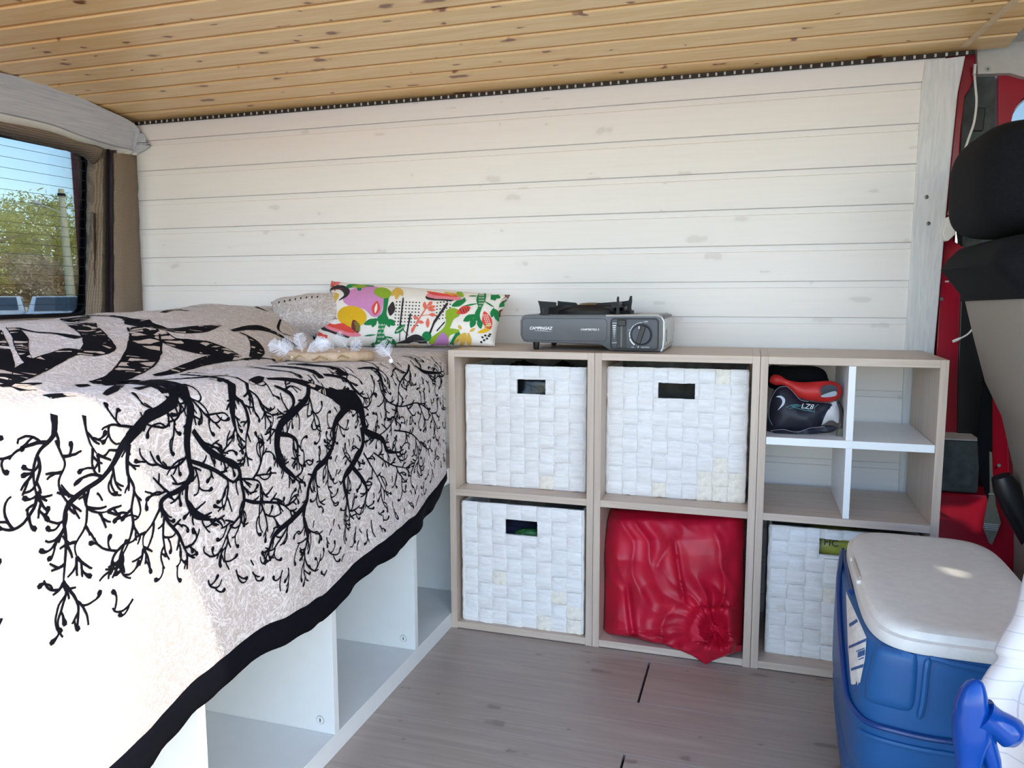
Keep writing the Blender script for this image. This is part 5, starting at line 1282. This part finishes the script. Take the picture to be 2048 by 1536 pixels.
# door panel with rounded window
outer = [(1989, 149), (2020, 147), (2048, 154), (2330, 160), (2330, 470), (1989, 470)]
wn_ = []
cxw, cyw, rw_ = 2086, 256, 72
for a in range(180, 271, 9): wn_.append((cxw + rw_ * math.cos(math.radians(a)), cyw + rw_ * math.sin(math.radians(a))))
wn_ += [(2300, 184), (2300, 440), (2014, 440)]
vin = [aty(x, y, .335) for x, y in outer + wn_]; n1, n2 = len(outer), len(wn_)
r = mgeo.delaunay_2d_cdt([Vector((p.x, p.z)) for p in vin], [(i, (i + 1) % n1) for i in range(n1)] + [(n1 + i, n1 + (i + 1) % n2) for i in range(n2)], [], 0, 1e-6)
fs_ = []
def in_poly(x, y, P):
    c = False; j = len(P) - 1
    for i in range(len(P)):
        if ((P[i][1] > y) != (P[j][1] > y)) and x < (P[j][0] - P[i][0]) * (y - P[i][1]) / (P[j][1] - P[i][1]) + P[i][0]: c = not c
        j = i
    return c
oz = [(p.x, p.z) for p in vin[:n1]]; iz = [(p.x, p.z) for p in vin[n1:]]
for f in r[2]:
    c = sum((r[0][i] for i in f), Vector((0, 0))) / len(f)
    if in_poly(c.x, c.y, oz) and not in_poly(c.x, c.y, iz): fs_.append(tuple(f))
o = MB().add([Vector((p.x, .335, p.y)) for p in r[0]], fs_).build('door_panel', M_red, WF); m = o.modifiers.new('t', 'SOLIDIFY'); m.thickness = .03
W2 = struct(MB().tube([aty(x - 6 * (k < 11), y - 4 * (k < 11), .332) for k, (x, y) in enumerate(wn_)] + [aty(*wn_[0], .332)], .0135, 10).build('window_2', M_rubber, smooth=True))
MB().tube([aty(x + 3, y + 3, .326) for x, y in wn_[:11]], .0022, 6).build('chrome_bead', M_silver, W2, smooth=True)
MB().prism([aty(x, y, .345) for x, y in wn_], (0, .003, 0)).build('pane', N.m, W2) if False else MB().prism([aty(x, y, .345) for x, y in wn_], (0, .003, 0)).build('pane', bpy.data.materials['tinted_glass'], W2)
# lower red sill, grey box, red step
pxprism([(1978, 640), (1990, 720), (2004, 800), (2016, 880), (2019, 960), (2012, 1014), (1994, 1014), (1984, 960), (1982, 780)], .272, .02, 'door_sill', M_red, WF)
MB().tube([aty(1998, 931, .2715), aty(1998, 931, .270)], .004, 12).build('screw', M_screw, WF)
gb_ = tag(MB().box((1.092, .206, .3865), (1.205, .33, .507), .006).build('storage_box', M_felt), 'dark grey felt box on the red step beside the shelf', 'box')
MB().box((1.092, .204, .5075), (1.205, .33, .510), .001).build('rim', M_headl, gb_)
rs = struct(MB().prism([(1.09, .12, 0), (1.09, .12, .25), (1.09, .20, .385), (1.09, .36, .385), (1.09, .36, 0)], (.255, 0, 0)).build('trim_4', M_red)); m = rs.modifiers.new('b', 'BEVEL'); m.width = .006; m.segments = 3
# belt
belt = thing('seat_belt', 'black seat belt with metal tongue hanging beside the red sill', 'seat belt', aty(1975, 1000, .14))
pxprism([(1966, 690), (1984, 700), (1985, 800), (1985, 905), (1984, 985), (1978, 1006), (1970, 985), (1958, 930), (1955, 870), (1964, 780)], .150, .003, 'strap', M_fabblack, belt, 0)
pxprism([(1979, 903), (1984, 905), (1986, 960), (1992, 1010), (2002, 1046), (1996, 1062), (1984, 1090), (1978, 1086), (1966, 1055), (1974, 1010), (1980, 985)], .140, .003, 'lower_strap', simple('grey_green_webbing', srgb(124, 122, 106), .6, var=.15, scale=150), belt, 0)
MB().tube([aty(1977, 988, .137), aty(1994, 988, .137)], .0012, 6).build('stitch', M_headl, belt)
for k in range(4): MB().box(aty(1968 + k * .5, 1048 + k * 3.6, .1385) , aty(1998 - k * 1.0, 1049.4 + k * 3.6, .1378)).build('label_line', M_lettering, belt)
# cables and adapter
M_cable = simple('white_cable', srgb(232, 230, 224), .4, var=.02)
cb = MB().tube([aty(*q, .288) for q in catmull([(1949, 150), (1951, 175), (1953, 205), (1948, 245), (1938, 275), (1930, 300), (1925, 330), (1910, 360), (1905, 390), (1897, 430)], 5)], .0026, 8).build('charging_cable', M_cable, smooth=True)
tag(cb, 'white charging cable hanging from the roof rail behind the headrest', 'cable')
MB().box(aty(1945, 150, .290), aty(1953, 128, .283), .001).build('plug', M_cable, cb)
ad = tag(MB().prism([aty(*q, .283) for q in ((1879, 468), (1888, 437), (1900, 432), (1905, 470), (1890, 484), (1884, 482))], (0, -.03, 0)).build('power_adapter', M_whitepl), 'white power adapter wedged between pillar trim and headrest', 'adapter')
m = ad.modifiers.new('b', 'BEVEL'); m.width = .002; m.segments = 2
pxc = catmull([(1951, 643), (1946, 656), (1936, 668), (1922, 676), (1908, 682)], 5)
c2 = MB().tube([aty(*q, .24) for q in pxc], .0020, 8).build('loose_cable', M_cable, smooth=True); tag(c2, 'short white cable end sticking out beside the grey backrest', 'cable')
MB().tube([aty(*q, .24) for q in ((1921, 676.5), (1913, 680), (1905, 683.5))], [.0028, .0034, .003], 8).build('plug', M_cable, c2, smooth=True)
# added sun blocker across the cab, unseen; slits cut to shape the sun patches
blocker_x = 2.0
slv = []
for pl2, pln, dv in (([(1878, 1134), (1896, 1134), (1930, 1142), (1937, 1147), (1935, 1155), (1905, 1150)], 'z', .373), ([(1880, 1012), (1932, 1014), (1960, 1000), (1978, 984), (1966, 1040), (1957, 1068), (1930, 1044), (1905, 1036), (1880, 1033)], 's', .165), ([(1980, 730), (2004, 800), (2018, 880), (2021, 960), (2013, 1016), (1992, 1016), (1982, 960)], 'y', .272)):
    pp = [atz(x, y, dv) if pln == 'z' else aty(x, y, dv) for x, y in pl2]
    if pln == 's':
        for _ in range(10): pp = [aty(x, y, .12 + (p.z - .25) * .593) for (x, y), p in zip(pl2, pp)]
    slv.append([p + SUN * ((blocker_x - p.x) / SUN.x) for p in pp])
fr0 = [(-1.34, -.06), (.42, -.06), (.42, 1.47), (-1.34, 1.47)]
vin = [Vector(p) for p in fr0]; eds = [(0, 1), (1, 2), (2, 3), (3, 0)]; polys = []
for sl_ in slv:
    o_ = len(vin); P2 = [(p.y, p.z) for p in sl_]; polys.append(P2); vin += [Vector(p) for p in P2]; eds += [(o_ + i, o_ + (i + 1) % len(P2)) for i in range(len(P2))]
r = mgeo.delaunay_2d_cdt(vin, eds, [], 0, 1e-6); fs_ = []
for f in r[2]:
    c = sum((r[0][i] for i in f), Vector((0, 0))) / len(f)
    if not any(in_poly(c.x, c.y, P2) for P2 in polys): fs_.append(tuple(f))
struct(MB().add([Vector((blocker_x, p.x, p.y)) for p in r[0]], fs_).build('cab_sun_blocker', M_headl))

# ------------------------------------------------------------------ white checked cloth and blue handle at the right
def check_cloth():
    N = NT('white_check_cloth'); tc = N.n('ShaderNodeTexCoord'); sp_ = N.n('ShaderNodeSeparateXYZ'); N.l(tc.outputs['UV'], sp_.inputs[0])
    a = N.math('LESS_THAN', N.math('FRACT', N.math('MULTIPLY', sp_.outputs[0], 9.0)), .035); bq = N.math('LESS_THAN', N.math('FRACT', N.math('MULTIPLY', sp_.outputs[1], 15.0)), .05)
    N.col(N.mix(N.math('MULTIPLY', N.math('MAXIMUM', a, bq), .38), srgb(226, 220, 218), srgb(120, 134, 170))); N.set(Roughness=.9)
    return N.m
edge = [(2052, 1130), (2046, 1155), (2034, 1205), (2024, 1235), (2004, 1268), (1988, 1300), (1993, 1316), (1975, 1340), (1958, 1372), (1950, 1420), (1960, 1480), (1975, 1540), (1980, 1620), (1980, 1760), (1978, 1900)]
ec = catmull(edge, 4); pts, uvs = [], []
for i, (x, y) in enumerate(ec):
    row = []; yb = -.70 - .00012 * max(0, y - 1130)
    for k in range(30):
        t = k / 29; p = aty(x, y, yb)
        dx = .33 * t; f = .012 * math.sin(t * 17 + y * .011) * min(1, t * 6) + .010 * nz(t * 6, y * .012, 3) * min(1, t * 5)
        q = p + Vector((dx, -.10 * math.sin(min(1, t * 1.6) * math.pi / 2) - f * 1.6 - .03 * math.exp(-((t - .16 - (1400 - y) * .0003) / .035) ** 2) * sstep(1235, 1260, y), .05 * math.sin(t * 1.6) * (1 if y < 1500 else 1)))
        q.z = max(q.z, .003); row.append(q); uvs.append((t, i / (len(ec) - 1)))
    pts.append(row)
cl = MB().grid(pts).build('checked_cloth', check_cloth(), smooth=True, ang=80, uvs=uvs); m = cl.modifiers.new('t', 'SOLIDIFY'); m.thickness = .003
tag(cl, 'white cloth with thin blue check hanging in front of the cooler', 'cloth')
hb_ = thing('pump_handle', 'glossy blue plastic handle with round side knob before the cooler', 'handle', (.955, -.86, 0))
HY = -.86; k_ = lambda x, y: aty(x, y, HY)
prof = [(1358, 1950, 1958), (1361, 1941, 1966), (1367, 1931, 1970), (1380, 1921, 1974), (1400, 1912, 1978), (1430, 1906, 1984), (1460, 1904, 1984), (1482, 1906, 1976), (1500, 1909, 1970), (1515, 1911, 1966), (1540, 1912, 1964), (1600, 1912, 1962)]
rings = []
for y, l, r_ in prof:
    a, c = k_(l, y), k_(r_, y); cx = (a.x + c.x) / 2; hw = (c.x - a.x) / 2
    rings.append([Vector((cx + hw * math.copysign(abs(math.cos(t)) ** .8, math.cos(t)), HY + min(hw * .9, .022) * math.copysign(abs(math.sin(t)) ** .8, math.sin(t)), a.z)) for t in np.linspace(0, 2 * math.pi, 32, endpoint=False)])
a = rings[-1]; cx = sum(p.x for p in a) / 32
for z_, r_ in ((.30, .012), (.10, .012), (.02, .014), (.004, .06), (.0005, .062)): rings.append([Vector((cx + r_ * math.cos(t), HY + r_ * math.sin(t), z_)) for t in np.linspace(0, 2 * math.pi, 32, endpoint=False)])
MB().loft(rings).build('body', M_gloss, hb_, smooth=True, ang=50)
kp = [(1962, 1428), (1976, 1438), (1992, 1446), (2008, 1456), (2022, 1466), (2033, 1474), (2039, 1479)]; px1 = .00057 * .95
MB().tube([k_(*q) for q in kp], [px1 * v for v in (34, 30, 27, 29, 31, 24, 8)], 24).build('knob', M_gloss, hb_, smooth=True)
MB().tube([k_(*q) for q in ((1966, 1460), (1974, 1490), (1984, 1520), (1992, 1560))], [px1 * v for v in (20, 18, 16, 12)], 16).build('lower_lever', M_gloss, hb_, smooth=True)

# ------------------------------------------------------------------ outside behind the rear window
M_gnd = simple('pale_dusty_asphalt', srgb(222, 206, 180), .95, var=.12, scale=.8)
struct(MB().box((-90, -60, -.72), (60, 90, -.62)).build('ground', M_gnd))
M_bark2 = simple('grey_bark', srgb(186, 166, 146), .9, var=.25, scale=6); M_need = simple('pine_needles', srgb(224, 216, 132), .8, var=.35, scale=.9)
M_need2 = simple('dry_foliage', srgb(228, 202, 164), .8, var=.35, scale=.9)
for mt_ in (M_need, M_need2):
    t_ = mt_.node_tree; pb_n = t_.nodes['Principled BSDF']; tr_ = t_.nodes.new('ShaderNodeBsdfTranslucent'); mx_ = t_.nodes.new('ShaderNodeMixShader'); mx_.inputs[0].default_value = .5
    t_.links.new(pb_n.inputs['Base Color'].links[0].from_socket, tr_.inputs[0]); t_.links.new(pb_n.outputs[0], mx_.inputs[1]); t_.links.new(tr_.outputs[0], mx_.inputs[2]); t_.links.new(mx_.outputs[0], t_.nodes['Material Output'].inputs[0])
def tree(label, x, y, h, r, seed, mat, low=.42, name='pine_tree'):
    g = random.Random(seed); t = thing(name, label, 'tree', (x, y, -.62), 'trees beyond the car park')
    top_ = Vector((x + g.uniform(-.4, .4), y + g.uniform(-.4, .4), -.62 + h * .9)); b0 = Vector((x, y, -.62))
    MB().tube([b0.lerp(top_, k / 6) + Vector((.12 * math.sin(k + seed), .12 * math.cos(k * 1.3), 0)) * (k > 0) for k in range(7)], [.16 * (1 - .11 * k) for k in range(7)], 7).build('trunk', M_bark2, t, smooth=True)
    cl_ = []
    for k in range(7):
        z0 = lerp(.3, .8, k / 6); a = g.uniform(0, 6.28); p = b0.lerp(top_, z0); e = p + Vector((math.cos(a) * r * .8, math.sin(a) * r * .8, h * g.uniform(.08, .25)))
        MB().tube([p, p.lerp(e, .5) + Vector((0, 0, .12)), e], [.06, .04, .02], 5).build('branch', M_bark2, t); cl_.append(e)
    for k in range(16):
        a = g.uniform(0, 6.28); q = r * math.sqrt(g.random()) * .85; cl_.append(Vector((x + q * math.cos(a), y + q * math.sin(a), -.62 + h * g.uniform(low, .98) - .06 * h * (q / r))))
    b = MB(); V_, F_ = [], []
    for c in cl_:
        for k in range(190):
            d = Vector((g.gauss(0, 1), g.gauss(0, 1), g.gauss(0, .55))); d = d.normalized() * g.random() ** .5 * r * .36; p = c + d
            u = Vector((g.uniform(-1, 1), g.uniform(-1, 1), g.uniform(-.6, 1))).normalized() * g.uniform(.07, .14); v = u.cross(Vector((g.uniform(-1, 1), g.uniform(-1, 1), g.uniform(-1, 1)))).normalized() * .03
            o = len(V_); V_ += [p - u, p + v, p + u, p - v]; F_.append((o, o + 1, o + 2, o + 3))
    me = bpy.data.meshes.new('foliage'); me.from_pydata([tuple(v) for v in V_], [], F_); link('foliage', me, mat, t)
for k, (x, y, h, r_, mt, lab) in enumerate(((-25, 18.2, 4.6, 1.9, M_need, 'tall yellow-green pine at the left of the rear window'), (-24.5, 21.2, 5.0, 1.9, M_need, 'tall yellow-green pine behind the utility pole'), (-27, 23.6, 5.3, 2.0, M_need, 'pine at the right edge of the rear window view'), (-24.2, 19.0, 2.9, 1.3, M_need2, 'low dry brownish tree left of the utility pole'), (-22.5, 19.0, 2.7, 1.3, M_need2, 'low dry brownish tree beside the utility pole'), (-28, 21.0, 4.9, 2.1, M_need, 'hazy pine seen between the nearer pines'), (-24, 22.2, 2.4, 1.2, M_need2, 'small dry tree right of the utility pole'))):
    tree(lab, x, y, h, r_, 20 + k, mt, .42 if mt is M_need else .25)
up = thing('utility_pole', 'pale concrete utility pole with street lamp outside the rear window', 'pole', atx(146, 605, -20.5))
A, Bq = atx(147, 640, -20.5), atx(122, 378, -20.5); A.z = -.62
MB().tube([A, A.lerp(Bq, .5), Bq], [.16, .13, .085], 12).build('pole', simple('pale_concrete', srgb(214, 204, 170), .9, var=.08), up, smooth=True)
a, c = atx(121, 425, -20.5), atx(72, 405, -20.5)
MB().tube([a, a.lerp(c, .5), c], [.02, .018, .016], 6).build('lamp_arm', M_headl, up)
MB().tube([c + (a - c) * .25, c, c - (a - c) * .12], [.03, .06, .03], 8).build('lamp_head', M_headl, up, smooth=True)
MB().tube([Bq + Vector((0, 0, -.22)), Bq + Vector((0, 0, -.14))], .12, 10).build('clamp', M_rubber, up)
def car(x, y, rot, mat, label):
    t = thing('parked_car', label, 'car', (x, y, -.62), None); Rz = Matrix.Rotation(rot, 3, 'Z'); T_ = Vector((x, y, -.62))
    side = [(-2.05, .28), (-2.05, .72), (-1.75, .90), (-1.15, .95), (-.55, 1.40), (.65, 1.43), (1.25, 1.0), (1.95, .88), (2.08, .62), (2.05, .26)]
    rings = [[T_ + Rz @ Vector((p[0] * (1 - .03 * (abs(yy) > .8)), yy * (1 - .16 * max(0, (p[1] - .9) / .5)), p[1])) for p in side] for yy in (-.86, -.80, .80, .86)]
    MB().loft(rings).build('body', mat, t, smooth=True, ang=30)
    gl = simple('car_glass_' + label.split()[0], srgb(70, 84, 96), .1)
    for s_ in (-1, 1):
        MB().prism([T_ + Rz @ Vector((a, s_ * .87 * (1 - .16 * max(0, (c - .9) / .5)), c)) for a, c in ((-.98, .97), (-.50, 1.33), (.60, 1.36), (1.05, 1.0))], Rz @ Vector((0, s_ * .004, 0))).build('side_window', gl, t)
        for wx in (-1.3, 1.25): MB().tube([T_ + Rz @ Vector((wx, s_ * .70, .31)), T_ + Rz @ Vector((wx, s_ * .88, .31))], .31, 18).build('wheel', M_rubber, t, smooth=True, ang=50)
    for (x0, z0), (x1, z1) in (((-1.13, .985), (-.60, 1.385)), ((1.22, 1.035), (.70, 1.405))):
        MB().grid([[T_ + Rz @ Vector((x0 + (-.02 if x0 < 0 else .02), s_ * .68, z0)), T_ + Rz @ Vector((x1 + (-.02 if x0 < 0 else .02), s_ * .62, z1))] for s_ in (-1, 1)]).build('windscreen', gl, t)
car(-21.5, 16.1, -.75, simple('silver_paint', srgb(232, 234, 236), .3), 'silver car at the left edge of the rear window')
car(-18.6, 15.9, -.75, simple('pale_blue_paint', srgb(214, 226, 238), .3), 'pale blue car parked below the utility pole')
